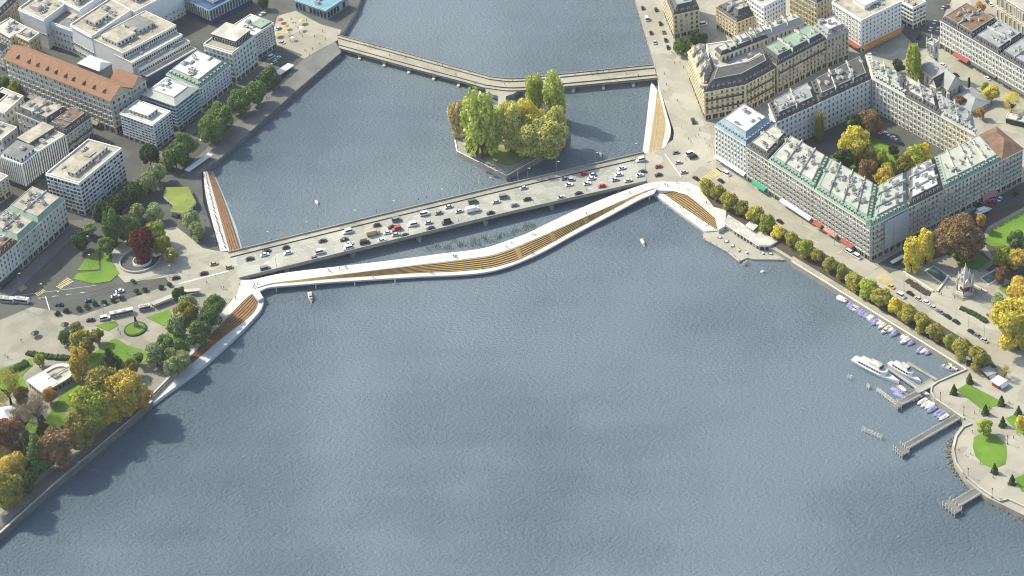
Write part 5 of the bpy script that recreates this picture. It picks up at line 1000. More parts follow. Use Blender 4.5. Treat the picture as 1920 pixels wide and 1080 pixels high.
grove([('loose', 1845, 800, 14, 'yellowgreen'), ('loose', 1916, 793, 12, 'yellow'), ('bare', 1884, 695, 11, 'olive')], 'on the promenade', (1845, 800), 'the round lawn', 'trees on the promenade')
for n, (x, y) in enumerate([(1789, 739), (1818, 718), (1848, 777), (1878, 760), (1880, 799), (1910, 779), (1865, 887), (1898, 908)]):
    tree('cone', x, y - 9, 8.6, 10.5, 'dark', f"clipped dark cone tree by the promenade lawns, {ordn(n + 1)} from the landing stage", 'clipped cone trees', 0.2, 'topiary')
# hedges, planters
def hedge(pts, w_, h, label, m='hedge'):
    S = spline([tuple(G(x, y, Z)) for x, y in pts], max(6, len(pts) * 6)); b = MB(); o0 = S[0].copy(); rr = random.Random(len(pts))
    for a, c in zip(S, S[1:]):
        d = (c - a).normalized(); n = Vector((-d.y, d.x, 0)) * w_ / 2 * rr.uniform(.8, 1.2); b.prism(ccw([(a - n - o0)[:2], (c - n - o0)[:2], (c + n - o0)[:2], (a + n - o0)[:2]]), 0, h * rr.uniform(.8, 1.2), m, inset=.2)
    tag(obj('hedge', b.mesh('hedge'), o0), label, 'hedge')
hedge([(50, 663), (75, 668), (105, 672), (132, 673)], 3.2, 1.6, 'dark clipped hedge curving above the garden restaurant')
hedge([(20, 698), (38, 690), (52, 682)], 4, 2.2, 'dark hedge beside the lawn left of the garden restaurant', 'hedge')
hedge([(1800, 578), (1830, 592), (1850, 605)], 3, 1.2, 'low clipped hedge along the monument plaza edge')
hedge([(1700, 525), (1735, 548), (1745, 552)], 4, .5, 'low planted bed beside the quay road by the monument', 'soil')
for (x, y, r, lab) in ((254, 618, 21, 'round planted bed with clipped rim in the waterside garden'),):
    p = G(x, y, Z); b = MB(); k = r / kpx(y); b.cyl(0, 0, 0, .7, k, k * .97, 'hedge', 28); b.cyl(0, 0, .5, .85, k * .86, k * .8, 'lawn', 28); tag(obj('flower_bed', b.mesh('flower_bed'), (p.x, p.y, Z + .1)), lab, 'flower bed')
    R = thing('statue', 'dark bronze statue on a stone pedestal in the round bed', 'statue', (p.x, p.y + 2, Z + .9)); b = MB(); b.box((0, 0, 1.5), (1.8, 1.8, 3), 'stone'); b.box((0, 0, 3.1), (2.2, 2.2, .3), 'stone'); obj('pedestal', b.mesh('pedestal'), parent=R)
    b = MB(); b.cyl(0, 0, 3.2, 4.8, .75, .5, 'metal_dark', 8); b.cyl(0, 0, 4.8, 6.0, .6, .4, 'metal_dark', 8); b.cyl(.05, 0, 6.0, 6.7, .3, .25, 'metal_dark', 8); b.tube((.3, 0, 5.7), (1.3, .3, 6.3), .2, .12, 'metal_dark'); obj('figure', b.mesh('figure'), parent=R)
p = G(263, 489, Z); R = thing('ramp_ring', 'round pale ramp wall with planter under the dark red tree', 'wall', (p.x, p.y, Z)); b = MB()
for a in range(28):
    t0, t1 = a / 28 * 6.283, (a + 1) / 28 * 6.283; b.prism(ccw([(10.5 * math.cos(t0), 10.5 * math.sin(t0)), (10.5 * math.cos(t1), 10.5 * math.sin(t1)), (11.3 * math.cos(t1), 11.3 * math.sin(t1)), (11.3 * math.cos(t0), 11.3 * math.sin(t0))]), 0, 1.3, 'concrete')
obj('ring_wall', b.mesh('ring_wall'), parent=R); b = MB(); b.cyl(1.5, -1, 0, 1.6, 5.2, 5.0, 'wall_white', 24); b.cyl(1.5, -1, 1.6, 1.8, 4.7, 4.5, 'soil', 24); obj('planter', b.mesh('planter'), parent=R); b = MB(); b.cyl(0, 0, .05, .2, 10.4, 10.4, 'asphalt', 28); obj('ramp_floor', b.mesh('ramp_floor'), parent=R)

# ------------------------------------------------------------------ vehicles
def car_meshes(L_=4.4, W=1.8, hb=.85, hc=.6, cab=(-.85, 1.5), van=False):
    b = MB(); prof = [(-L_ / 2, .35), (-L_ / 2 + .05, hb * .92), (-L_ / 2 + .9, hb), (L_ / 2 - 1.1, hb), (L_ / 2 - .15, hb * .78), (L_ / 2, .4)]
    for s in (-1, 1):
        pts = [(x, s * W / 2, z) for x, z in prof] + [(L_ / 2, s * W / 2, .3), (-L_ / 2, s * W / 2, .3)]; b.face(pts if s < 0 else pts[::-1], 'paint_grey')
    pr = prof + [(L_ / 2, .3), (-L_ / 2, .3)]
    for (x0, z0), (x1, z1) in zip(pr, pr[1:] + pr[:1]): b.face([(x0, W / 2, z0), (x0, -W / 2, z0), (x1, -W / 2, z1), (x1, W / 2, z1)], 'paint_grey')
    body = b.mesh('body')
    g = MB(); x0, x1 = cab; q = [(x0 - .35, -W / 2 + .06), (x1 - .0, -W / 2 + .06), (x1, W / 2 - .06), (x0 - .35, W / 2 - .06)]; t = [(x0 + .1, -W / 2 + .26), (x1 - .75, -W / 2 + .26), (x1 - .75, W / 2 - .26), (x0 + .1, W / 2 - .26)]
    if van: q = [(x0, -W / 2 + .02), (x1, -W / 2 + .02), (x1, W / 2 - .02), (x0, W / 2 - .02)]; t = [(x0, -W / 2 + .1), (x1 - .5, -W / 2 + .1), (x1 - .5, W / 2 - .1), (x0, W / 2 - .1)]
    q = [(-p[0], p[1]) for p in q][::-1]; t = [(-p[0], p[1]) for p in t][::-1]
    for i in range(4): j = (i + 1) % 4; g.face([(*q[i], hb), (*q[j], hb), (*t[j], hb + hc), (*t[i], hb + hc)], 'glass_car')
    g.face([(*p, hb + hc) for p in t], 'glass_car'); cabin = g.mesh('window_band')
    r = MB(); tt = [(p[0] * 1.02, p[1] * 1.04) for p in t]; r.prism(ccw(tt), hb + hc, hb + hc + .06, 'paint_grey'); roof = r.mesh('roof')
    return body, cabin, roof
b = MB(); b.tube((0, -.12, .33), (0, .12, .33), .33, .33, 'tyre', 10); b.tube((0, -.13, .33), (0, .13, .33), .18, .18, 'metal_grey', 8); WHEEL = b.mesh('wheel')
CARS = {'car': car_meshes(), 'hatch': car_meshes(3.9, 1.72, .85, .65, (-.9, 1.75)), 'van': car_meshes(5.2, 2.0, 1.1, 1.1, (-1.3, 2.45), True)}
def vehicle(kind, p, rz, col, label, group=None, cat='car', sc=1.0):
    o = thing('parked_car' if 'parked' in label else ('van' if kind == 'van' else 'car'), label, cat, p, rz, group); o.scale = (sc,) * 3; L_ = {'car': 4.4, 'hatch': 3.9, 'van': 5.2}[kind]
    bd, cb, rf = CARS[kind]
    c = obj('body', bd, parent=o); setmat(c, 0, 'paint_' + col); obj('window_band', cb, parent=o); c = obj('roof', rf, parent=o); setmat(c, 0, 'paint_' + col)
    for sx in (-1, 1):
        for sy in (-1, 1): obj('wheel', WHEEL, (sx * L_ * .31, sy * .8, 0), parent=o)
    return o
za = lambda x, y: (380 + x / 4, 300 + y / 4); zb = lambda x, y: (820 + x / 4, 260 + y / 4)
bc = [(*za(x, y), c, k) for x, y, c, k in [(355, 742, 'black', 'car'), (480, 684, 'black', 'car'), (466, 711, 'white', 'car'), (625, 657, 'black', 'hatch'), (640, 697, 'white', 'car'), (470, 817, 'grey', 'van'), (835, 735, 'grey', 'car'), (882, 692, 'white', 'van'), (900, 608, 'black', 'car'), (1088, 540, 'white', 'van'), (1062, 597, 'black', 'car'),
      (1097, 630, 'white', 'car'), (1090, 662, 'white', 'van'), (1215, 620, 'black', 'van'), (1345, 602, 'white', 'car'), (1388, 545, 'white', 'car'), (1420, 503, 'black', 'car'), (1457, 520, 'red', 'van'), (1450, 560, 'silver', 'car'), (1455, 452, 'grey', 'van'), (1306, 490, 'black', 'hatch'), (1515, 567, 'black', 'car'),
      (1575, 487, 'white', 'van'), (1695, 470, 'silver', 'car'), (1710, 514, 'black', 'car'), (1665, 406, 'white', 'van'), (1770, 400, 'grey', 'car'), (1830, 470, 'black', 'van')]]
bc += [(*zb(x, y), c, k) for x, y, c, k in [(85, 512, 'silver', 'car'), (70, 632, 'black', 'van'), (165, 545, 'silver', 'car'), (268, 476, 'green', 'van'), (400, 558, 'black', 'car'), (440, 476, 'silver', 'car'), (500, 440, 'grey', 'van'), (580, 500, 'grey', 'car'), (675, 456, 'black', 'car'), (648, 370, 'silver', 'car'), (930, 441, 'silver', 'car'), (1060, 412, 'black', 'car'),
      (960, 300, 'grey', 'car'), (1005, 309, 'silver', 'hatch'), (990, 345, 'white', 'car'), (1125, 337, 'white', 'car'), (1100, 265, 'red', 'car'), (1165, 273, 'silver', 'hatch'), (1155, 300, 'white', 'car'), (1235, 357, 'red', 'car'), (1385, 222, 'white', 'car'), (1360, 272, 'white', 'car'), (1335, 309, 'silver', 'car'), (1430, 315, 'white', 'car'),
      (1525, 162, 'white', 'van'), (1540, 246, 'blue', 'car'), (1520, 275, 'white', 'car')]]
bdir = (L[30] - L[10]).normalized(); brz = math.atan2(bdir.y, bdir.x); CR = random.Random(5)
for n, (x, y, c, k) in enumerate(sorted(bc)):
    z = deck_at(x, y) + .02; p = G(x, y, z + .4); p.z = z
    vehicle(k, p, brz + CR.uniform(-.05, .05) + (math.pi if CR.random() < .5 else 0), c, f"{c} {'van' if k == 'van' else 'car'} driving on the road bridge, {ordn(n + 1)} vehicle from the garden end", 'vehicles on the road bridge', 'van' if k == 'van' else 'car', 1.08)
def fleet(items, f, place, group, name):
    for n, (x, y, c, k, dx, dy, zz) in enumerate(items):
        X, Y = f(x, y); p = G(X, Y, zz + .4); p.z = zz; q = G(X + dx, Y + dy, zz + .4) - G(X, Y, zz + .4)
        vehicle(k, p, math.atan2(q.y, q.x), c, f"{c} {name} {place}, {ordn(n + 1)} {'from the garden end' if 'bridgehead' in place else 'in line from the bridge'}", group, 'van' if k == 'van' else 'car', 1.05)
fleet([(670, 337, 'blue', 'car', 9, -1.5, Z + .02), (865, 302, 'white', 'car', 9, -2, Z + .16), (900, 264, 'white', 'car', 9, -2, Z + .16), (680, 482, 'black', 'car', 9, -1, Z + .16), (785, 470, 'white', 'van', 9, -2, Z + .16), (445, 367, 'black', 'car', 9, 0, Z + .02), (1000, 192, 'black', 'hatch', 5, 5, Z + .16), (1320, 165, 'black', 'car', 9, -2, Z + .19), (1530, 132, 'black', 'car', 9, -2, Z + .19), (1605, 60, 'tan', 'car', 9, -2, Z + .19), (1720, 85, 'tan', 'hatch', 9, -2, Z + .19)],
      z4, 'on the city roads before the bridgehead', 'cars before the bridgehead', 'car')
s7 = lambda x, y: (1540 + x / 4.5, 520 + y / 4.5); s5 = lambda x, y: (1240 + x / 4.5, 320 + y / 4.5); s1 = lambda x, y: (1180 + x / 4, y / 4)
fleet([(1660, 210, 'red', 'car', 30, -6, Z + .1), (1660, 272, 'black', 'car', 30, -6, Z + .1), (1790, 105, 'grey', 'car', 30, -6, Z + .02), (1810, 180, 'silver', 'car', 30, -6, Z + .02), (1850, 252, 'silver', 'car', 30, -6, Z + .02), (1895, 115, 'white', 'van', 30, -10, Z + .02), (1920, 138, 'black', 'van', 30, -10, Z + .02)], zb, 'at the quay junction', 'cars at the quay junction', 'car')
fleet([(590, 78, 'yellow', 'car', 25, 15, Z + .02), (672, 157, 'white', 'van', 25, 15, Z + .02)], s7, 'driving on the lake quay road', 'cars on the lake quay road', 'car')
fleet([(750, 137, 'black', 'car', 25, 15, Z + .02), (820, 182, 'silver', 'car', 25, 15, Z + .02), (885, 213, 'white', 'car', 25, 15, Z + .02), (945, 255, 'silver', 'car', 25, 15, Z + .02), (1003, 292, 'grey', 'car', 25, 15, Z + .02), (1066, 332, 'black', 'car', 25, 15, Z + .02), (1137, 375, 'black', 'car', 25, 15, Z + .02), (1265, 460, 'black', 'car', 25, 15, Z + .02), (1320, 494, 'grey', 'car', 25, 15, Z + .02), (1377, 532, 'silver', 'car', 25, 15, Z + .02)],
      s7, 'parked along the monument kerb', 'cars parked along the monument kerb', 'car')
fleet([(292, 66, 'black', 'car', 25, 15, Z + .1), (502, 87, 'black', 'car', 25, 15, Z + .02), (550, 30, 'white', 'van', 25, 15, Z + .02), (1000, 430, 'black', 'car', 25, 15, Z + .02), (1590, 690, 'white', 'van', 25, 15, Z + .16), (1652, 727, 'white', 'van', 25, 15, Z + .16)], s5, 'beside the lakefront hotels', 'cars beside the lakefront hotels', 'car')
fleet([(100, 60, 'black', 'car', -10, -35, Z + .02), (130, 142, 'white', 'van', -10, -35, Z + .02), (162, 246, 'black', 'car', -10, -35, Z + .02), (190, 318, 'silver', 'car', -10, -35, Z + .02), (200, 72, 'black', 'car', -10, -35, Z + .14), (232, 176, 'black', 'car', -10, -35, Z + .14), (256, 240, 'grey', 'car', -10, -35, Z + .14), (272, 300, 'black', 'car', -10, -35, Z + .14), (290, 355, 'black', 'car', -10, -35, Z + .14), (478, 912, 'black', 'van', -20, -50, Z + .14), (556, 182, 'white', 'van', 20, -5, Z + .02)],
      s1, 'on the river quay by the cream houses', 'cars on the river quay', 'car')
fleet([(500, 250, 'white', 'car', 20, 12, Z + .14), (570, 290, 'white', 'car', 20, 12, Z + .14), (635, 340, 'black', 'car', 20, 12, Z + .14), (440, 215, 'red', 'car', 20, 12, Z + .14)], r4, 'parked in the courtyard', 'cars parked in the courtyard', 'car')
fleet([(1460, 842, 'white', 'car', 5, -8, Z + .14), (1500, 838, 'silver', 'car', 5, -8, Z + .14), (1545, 850, 'white', 'car', 5, -8, Z + .14), (1455, 892, 'red', 'car', 20, -10, Z + .14), (1500, 893, 'red', 'car', 20, -10, Z + .14), (1300, 890, 'black', 'car', 20, -10, Z + .14), (1220, 930, 'black', 'car', 20, -10, Z + .14), (1700, 800, 'black', 'car', 20, -10, Z + .14), (1350, 905, 'black', 'car', 20, -10, Z + .14)],
      r4, 'in the shaded street beside the park', 'cars in the street beside the park', 'car')
s2 = lambda x, y: (1560 + x / 4.908, y / 4.908)
fleet([(945, 203, 'white', 'car', 8, -16, Z + .14), (908, 268, 'white', 'car', 8, -16, Z + .14), (972, 270, 'silver', 'car', 8, -16, Z + .14), (1022, 72, 'silver', 'car', 8, -16, Z + .14), (1060, 56, 'red', 'car', 8, -16, Z + .14), (802, 346, 'black', 'van', 8, -16, Z + .14), (1432, 722, 'white', 'car', 16, 10, Z + .14), (1460, 42, 'white', 'car', 8, 8, Z + .02), (1435, 22, 'black', 'car', 8, 8, Z + .02), (1020, 600, 'white', 'car', 16, 10, Z + .14), (1140, 690, 'black', 'car', 16, 10, Z + .14)], s2, 'in the street by the church', 'cars in the street by the church', 'car')
fleet([(835, 430, 'white', 'van', 30, -18, Z + .02), (885, 435, 'white', 'car', 30, -18, Z + .02), (855, 470, 'silver', 'car', 30, -18, Z + .02), (890, 215, 'silver', 'car', 20, -12, Z + .02), (915, 320, 'silver', 'car', 30, 10, Z + .02), (770, 105, 'white', 'car', 20, -12, Z + .02), (325, 1043, 'white', 'car', 30, -20, Z + .02), (735, 585, 'silver', 'car', 30, -20, Z + .02)], z2, 'on the upper quay street', 'cars on the upper quay street', 'car')
# buses and trucks
def bus(px_, py_, L_, label, name='bus', cat='bus', dx=9, dy=-2, body='paint_white', stripe='granite_red', zz=Z + .16, h=3.0):
    p = G(px_, py_, zz + 1.2); p.z = zz; q = G(px_ + dx, py_ + dy, zz) - G(px_, py_, zz); o = thing(name, label, cat, p, math.atan2(q.y, q.x))
    b = MB(); b.prism([(-L_ / 2, -1.25), (L_ / 2, -1.25), (L_ / 2, 1.25), (-L_ / 2, 1.25)], .4, h, body, 'roof_white', bottom=True, inset=.06); obj('body', b.mesh('body'), parent=o)
    for s in (-1, 1):
        b = MB(); b.prism(ccw([(-L_ / 2 + .4, s * 1.2), (L_ / 2 - .2, s * 1.2), (L_ / 2 - .2, s * 1.27), (-L_ / 2 + .4, s * 1.27)]), 1.3, h - .55, 'glass_car', bottom=True); obj('window_band', b.mesh('window_band'), parent=o)
        b = MB(); b.prism(ccw([(-L_ / 2 + .2, s * 1.2), (L_ / 2 - .2, s * 1.2), (L_ / 2 - .2, s * 1.265), (-L_ / 2 + .2, s * 1.265)]), .6, 1.1, stripe, bottom=True); obj('stripe', b.mesh('stripe'), parent=o)
        for x in (-L_ * .3, L_ * .33): obj('wheel', WHEEL, (x, s * 1.1, 0), 0, (1.4, 1.4, 1.4), o)
    b = MB(); b.box((L_ * .1, 0, h + .15), (2.4, 1.6, .3), 'roof_pale'); b.box((-L_ * .25, 0, h + .12), (1.6, 1.4, .24), 'metal_grey'); obj('roof_unit', b.mesh('roof_unit'), parent=o)
bus(228, 587, 12, 'white coach with dark red windows stripe beside the waterside garden')
bus(271, 577, 6, 'small white minibus waiting in front of the coach')
bus(10, 562, 10, 'white tram front car at the picture edge', 'tram', 'tram', 9, 1, zz=Z + .02); bus(41, 563.5, 8, 'white tram rear car on the city road', 'tram', 'tram', 9, 1, zz=Z + .02)
for (X, Y, c, lab) in ((*za(1275, 550), 'tan', 'tan box lorry in the bridge traffic'), (*zb(262, 535), 'white', 'white flatbed lorry in the bridge traffic'), (1843, 396, 'white', 'white delivery lorry in the shaded street')):
    zz = deck_at(X, Y) + .02 if X < 1300 else Z + .14; p = G(X, Y, zz + 1); p.z = zz; o = thing('lorry', lab, 'lorry', p, brz if X < 1300 else .5)
    b = MB(); b.box((-.9, 0, 2.0), (5.4, 2.4, 2.6), 'paint_' + c); obj('cargo_box', b.mesh('cargo_box'), parent=o)
    b = MB(); b.prism([(2.0, -1.15), (3.8, -1.15), (3.8, 1.15), (2.0, 1.15)], .5, 2.3, 'paint_' + c, inset=.15); b.prism([(3.3, -1.0), (3.86, -1.0), (3.86, 1.0), (3.3, 1.0)], 1.4, 2.1, 'glass_car'); obj('cab', b.mesh('cab'), parent=o)
    b = MB(); b.box((.2, 0, .6), (7, 1.0, .25), 'metal_dark'); obj('chassis', b.mesh('chassis'), parent=o)
    for x in (-2.4, 2.6):
        for s in (-1, 1): obj('wheel', WHEEL, (x, s * 1.0, 0), 0, (1.5, 1.5, 1.5), o)

# ------------------------------------------------------------------ boats
def hull_mesh(L_, W, h, m, deck, fine=1.0, stern=.8):
    S = 9; b = MB(); secs = []
    for i in range(S):
        t = i / (S - 1); w_ = W / 2 * (stern + (1 - stern) * min(1, t * 4)) * (1 - max(0, (t - .45) / .55) ** 2.0 * fine); sh = h * (1 + .35 * max(0, t - .4) ** 1.5); x = -L_ / 2 + L_ * t
        secs.append([(x, -w_, sh), (x * .97, -w_ * .7, -.2), (x * .97, w_ * .7, -.2), (x, w_, sh)])
    for a, c in zip(secs, secs[1:]):
        for k in range(3): b.face([a[k], a[k + 1], c[k + 1], c[k]][::-1], m)
        b.face([a[3], a[0], c[0], c[3]][::-1], deck)
    b.face(secs[0], m); return b.mesh('hull')
HUL = {(c, d): hull_mesh(6.4, 2.2, .85, c, d) for c, d in (('paint_white', 'white_cloth'), ('paint_white', 'purple_cloth'), ('paint_white', 'blue_cloth'), ('paint_white', 'wall_pale'), ('paint_blue', 'white_cloth'))}
def cover_mesh(m):
    b = MB(); n = 6
    prof = [(-2.6, .95), (-1.6, 1.25), (-.3, 1.45), (.9, 1.35), (1.9, 1.1)]
    for (x0, z0), (x1, z1) in zip(prof, prof[1:]):
        w0, w1 = (.9, .98), (.98, .9)
        for s in (-1, 1):
            q = [(x0, s * .98, .88), (x1, s * .95, .9), (x1, 0, z1), (x0, 0, z0)]; b.face(q if s < 0 else q[::-1], m)
    return b.mesh('cover')
CV = {m: cover_mesh(m) for m in ('purple_cloth', 'blue_cloth', 'white_cloth', 'wall_pale')}
b = MB(); b.prism([(-.2, -.8), (1.4, -.6), (1.4, .6), (-.2, .8)], .85, 1.5, 'wall_white', 'roof_white', inset=.2); b.prism([(.9, -.72), (1.5, -.5), (1.5, .5), (.9, .72)], .95, 1.4, 'glass_car', inset=.12); CABIN = b.mesh('cabin')
b = MB(); b.prism([(-2.2, -.7), (-.3, -.7), (-.3, .7), (-2.2, .7)], .86, .9, 'timber'); b.box((-1.9, 0, 1.1), (.4, 1.4, .45), 'wall_pale'); COCK = b.mesh('cockpit')
def boat(x, y, dx, dy, label, hull=('paint_white', 'white_cloth'), cover=None, sc=1.0, group=None, name='moored_boat'):
    p = G(x, y, .3); q = G(x + dx, y + dy, .3) - p; o = thing(name, label, 'boat', (p.x, p.y, .0), math.atan2(q.y, q.x), group); o.scale = (sc,) * 3
    obj('hull', HUL[hull], parent=o)
    if cover: obj('cover', CV[cover], parent=o)
    else: obj('cabin', CABIN, parent=o); obj('cockpit', COCK, parent=o)
    return o
mb = [(165, 163), (185, 172), (203, 183), (222, 190), (255, 225), (270, 237), (283, 250), (298, 262), (316, 250), (330, 268), (350, 288), (365, 300), (384, 305), (400, 315), (415, 330), (430, 343), (447, 352), (465, 375), (487, 365), (505, 378), (520, 408), (550, 445), (598, 440), (625, 470), (700, 498), (718, 530), (762, 552), (840, 612), (872, 618), (908, 632)]
mc = 'wwww p p p w w p p p p p w w p p w w g w w p g w p p w p'.replace(' ', '')
nm = dict(w='white_cloth', p='purple_cloth', g='wall_pale'); wd = dict(w='white', p='purple', g='grey'); BR = random.Random(9)
for n, ((x, y), c) in enumerate(zip(mb, mc)):
    X, Y = s7(x, y); boat(X, Y, -10, 6.5, f"small moored boat under {wd[c]} cover, {ordn(n + 1)} in the quay row from the pavilion", ('paint_white', nm[c]), nm[c] if BR.random() < .7 else None, BR.uniform(1.05, 1.35) * (1.25 if n in (21, 25) else 1), 'boats moored along the quay')
w8 = lambda x, y: (1580 + x / 7.68, 660 + y / 7.68)
for n, (x, y, c) in enumerate([(1065, 670, 'g'), (1140, 720, 'g'), (1190, 760, 'g'), (1250, 785, 'w'), (1275, 835, 'p'), (1370, 885, 'p'), (1420, 910, 'p'), (1450, 950, 'g'), (1585, 1010, 'p')]):
    X, Y = w8(x, y); boat(X, Y, -10, 6, f"{wd[c]} covered dinghy beside the landing stage wall, {ordn(n + 1)} from the small pier", ('paint_white', nm[c]), nm[c], 1.05, 'dinghies by the landing stage')
for x, y, dx, dy, h, cv, lab in ((1510, 235, 10, 4, 'purple_cloth', None, 'white motorboat with purple seats in the basin corner'), (1585, 205, -8, -6, 'white_cloth', None, 'small white boat tucked under the basin wall'), (830, 635, 10, 5, 'purple_cloth', 'purple_cloth', 'purple covered boat moored beside the small pier'), (1165, 590, 10, 4, 'wall_pale', 'white_cloth', 'white boat at the foot of the landing stage ramp'), (780, 565, 10, 5, 'purple_cloth', 'purple_cloth', 'purple boat half hidden behind the launch')):
    X, Y = w8(x, y); boat(X, Y, dx, dy, lab, ('paint_white', h), cv, 1.15)
# big boats under way
def launch(x, y, dx, dy, L_, label, upper=True, stripes=False):
    p = G(x, y, .8); q = G(x + dx, y + dy, .8) - p; W = L_ * .27 if L_ < 20 else L_ * .19; o = thing('launch' if L_ < 20 else 'passenger_ship', label, 'boat' if L_ < 20 else 'ship', (p.x, p.y, 0), math.atan2(q.y, q.x)); h = .09 * L_ if L_ < 20 else 2.0
    obj('hull', hull_mesh(L_, W, h, 'paint_white', 'timber' if L_ < 20 else 'roof_white', 1.0, .75), parent=o)
    if stripes:
        for s in (-1, 1): b = MB(); b.prism(ccw([(-L_ * .46, s * W * .475), (L_ * .02, s * W * .5), (L_ * .02, s * W * .515), (-L_ * .46, s * W * .49)]), .8, 1.3, 'purple_cloth', bottom=True); obj('stripe', b.mesh('stripe'), parent=o)
    c0, c1 = (-L_ * .34, L_ * .16); hh = 2.3 if L_ > 20 else h * 1.0
    b = MB(); b.prism([(c0, -W * .4), (c1, -W * .4), (c1 + L_ * .07, -W * .2), (c1 + L_ * .07, W * .2), (c1, W * .4), (c0, W * .4)], h, h + hh, 'wall_white', 'roof_white'); obj('cabin', b.mesh('cabin'), parent=o)
    n = max(3, int((c1 - c0) / 1.6)); wm = MB(); wm.prism([(-.5, -.05), (.5, -.05), (.5, .05), (-.5, .05)], 0, 1, 'glass_car', bottom=True); wmm = wm.mesh('window')
    for s in (-1, 1):
        for i in range(n): obj('window', wmm, (c0 + (c1 - c0) * (i + .5) / n, s * W * .4, h + hh * .35), 0, ((c1 - c0) / n * .7, 1, hh * .4), o)
    if upper:
        b = MB(); b.prism([(-L_ * .12, -W * .3), (L_ * .1, -W * .3), (L_ * .12, 0), (L_ * .1, W * .3), (-L_ * .12, W * .3)], h + hh, h + hh * 1.9, 'wall_white', 'roof_pale'); b.prism([(L_ * .02, -W * .29), (L_ * .135, -W * .2), (L_ * .135, W * .2), (L_ * .02, W * .29)], h + hh * 1.3, h + hh * 1.75, 'glass_car'); obj('wheelhouse', b.mesh('wheelhouse'), parent=o)
        b = MB(); b.tube((-L_ * .14, 0, h + hh), (-L_ * .14, 0, h + hh * 2.6), .08, .05, 'metal_grey'); obj('mast', b.mesh('mast'), parent=o)
    return o
launch(582, 557, 2, 10, 9.5, 'white cabin cruiser passing under the footbridge'); launch(594, 380, 3, 6, 6.2, 'small cream launch on the water above the road bridge', False); launch(1126, 289, 3, 6, 5.8, 'small cream launch near the island', False); launch(1205, 454, 4, 8, 7.5, 'white launch on the lake below the golden steps', False)
launch(1643, 696, 77, 40, 30, 'long white passenger ship with purple stripe at the pier', True, True); launch(1697, 700, 54, 32, 22, 'shorter white passenger ship moored behind the long ship', True); launch(1693, 731, 17, 14, 9, 'cream launch moored at the foot of the pier', False)
# piers
def pier(a, b_, wid, z, label, name='pier', m='paving_grey', rails=True, head=None, piles=6):
    A_, B_ = G(*a, z), G(*b_, z); d = (B_ - A_).normalized(); n = Vector((-d.y, d.x, 0)) * wid / 2; o0 = Vector((A_.x, A_.y, 0)); o = thing(name, label, 'pier', o0); q = lambda p: (p - o0)[:2]
    b = MB(); b.prism(ccw([q(A_ - n), q(B_ - n), q(B_ + n), q(A_ + n)]), z - .45, z, 'concrete', m, bottom=True); obj('deck', b.mesh('deck'), parent=o)
    if head: b = MB(); h1, h2 = head; e = n.normalized() * h1 / 2; b.prism(ccw([q(B_ - e), q(B_ + d * h2 - e), q(B_ + d * h2 + e), q(B_ + e)]), z - .47, z + .02, 'concrete', m, bottom=True); obj('head_platform', b.mesh('head_platform'), parent=o)
    l = (B_ - A_).length
    for i in range(piles):
        for s in (-1, 1): p = A_.lerp(B_, (i + .5) / piles) + n * s * .8 - o0; b = MB(); b.tube((p.x, p.y, -3), (p.x, p.y, z - .45), .2, .2, 'timber_dark', 6); obj('pile', b.mesh('pile'), parent=o)
    if rails:
        for s in (-1, 1):
            b = MB(); k = max(4, int(l / 1.8)); a0, b0 = A_ + n * s * .95 - o0, B_ + n * s * .95 - o0
            for i in range(k + 1): p = a0.lerp(b0, i / k); b.tube(p, p + Vector((0, 0, 1.05)), .05, .05, 'wall_pale', 4)
            b.tube(a0 + Vector((0, 0, 1.05)), b0 + Vector((0, 0, 1.05)), .06, .06, 'wall_pale', 4); b.tube(a0 + Vector((0, 0, .55)), b0 + Vector((0, 0, .55)), .04, .04, 'wall_pale', 4); obj('railing', b.mesh('railing'), parent=o)
    if head:
        for i in range(5):
            for j in range(2): p = B_ + n.normalized() * head[0] * (i / 4 - .5) * .95 + d * head[1] * (.05 + .9 * j) - o0; b = MB(); b.tube((p.x, p.y, -3), (p.x, p.y, z + 1.6), .22, .22, 'wall_pale', 6); obj('mooring_post', b.mesh('mooring_post'), parent=o)
pier((1801, 779), (1697, 839), 3.4, 2.4, 'long straight grey pier with square white head', head=(7, 5)); pier((1842, 916), (1793, 945), 4.6, 2.4, 'short wide pier at the lower promenade wall', head=(9, 5)); pier((1723, 738), (1686, 757), 3.6, 2.2, 'short pier beside the moored passenger ships', head=(4.5, 3)); pier((1701, 679), (1757, 712), 1.6, .8, 'narrow floating jetty inside the basin', 'jetty', 'stone', False)
pier((1725, 731), (1665, 690), 1.6, 1.8, 'thin gangway between the two passenger ships', 'gangway', 'metal_grey'); pier((1752, 716), (1718, 733), 4, 2.3, 'sloping landing stage below the corner parapet', 'landing_stage', 'paving', True, None, 3)
def dolphin(a, b_, n, label):
    A_, B_ = G(*a, 1.6), G(*b_, 1.6); o0 = Vector((A_.x, A_.y, 0)); o = thing('fender_posts', label, 'mooring posts', o0)
    for i in range(n):
        for s in (-.6, .6): p = A_.lerp(B_, i / max(1, n - 1)) - o0 + Vector((s * .5, s, 0)); b = MB(); b.tube((p.x, p.y, -3), (p.x, p.y, 2.3), .2, .2, 'wall_pale', 6); obj('post', b.mesh('post'), parent=o)
    for z in (1.2, 1.9):
        for s in (-.6, .6): e = Vector((s * .5, s, z)); b = MB(); b.tube(Vector((0, 0, 0)) + e, (B_ - o0).xy.to_3d() + e, .1, .1, 'wall_pale', 5); obj('rail', b.mesh('rail'), parent=o)
dolphin((1645, 729), (1680, 757), 8, 'white post fender frame beside the short pier'); dolphin((1617, 803), (1653, 819), 7, 'white post fender frame alone in the lake'); dolphin((1590, 705), (1596, 707), 2, 'white mooring cluster farthest out from the ships'); dolphin((1626, 722), (1630, 725), 2, 'white mooring cluster near the passenger ship'); dolphin((1393, 494), (1400, 490), 3, 'white landing crane frame at the terrace corner')
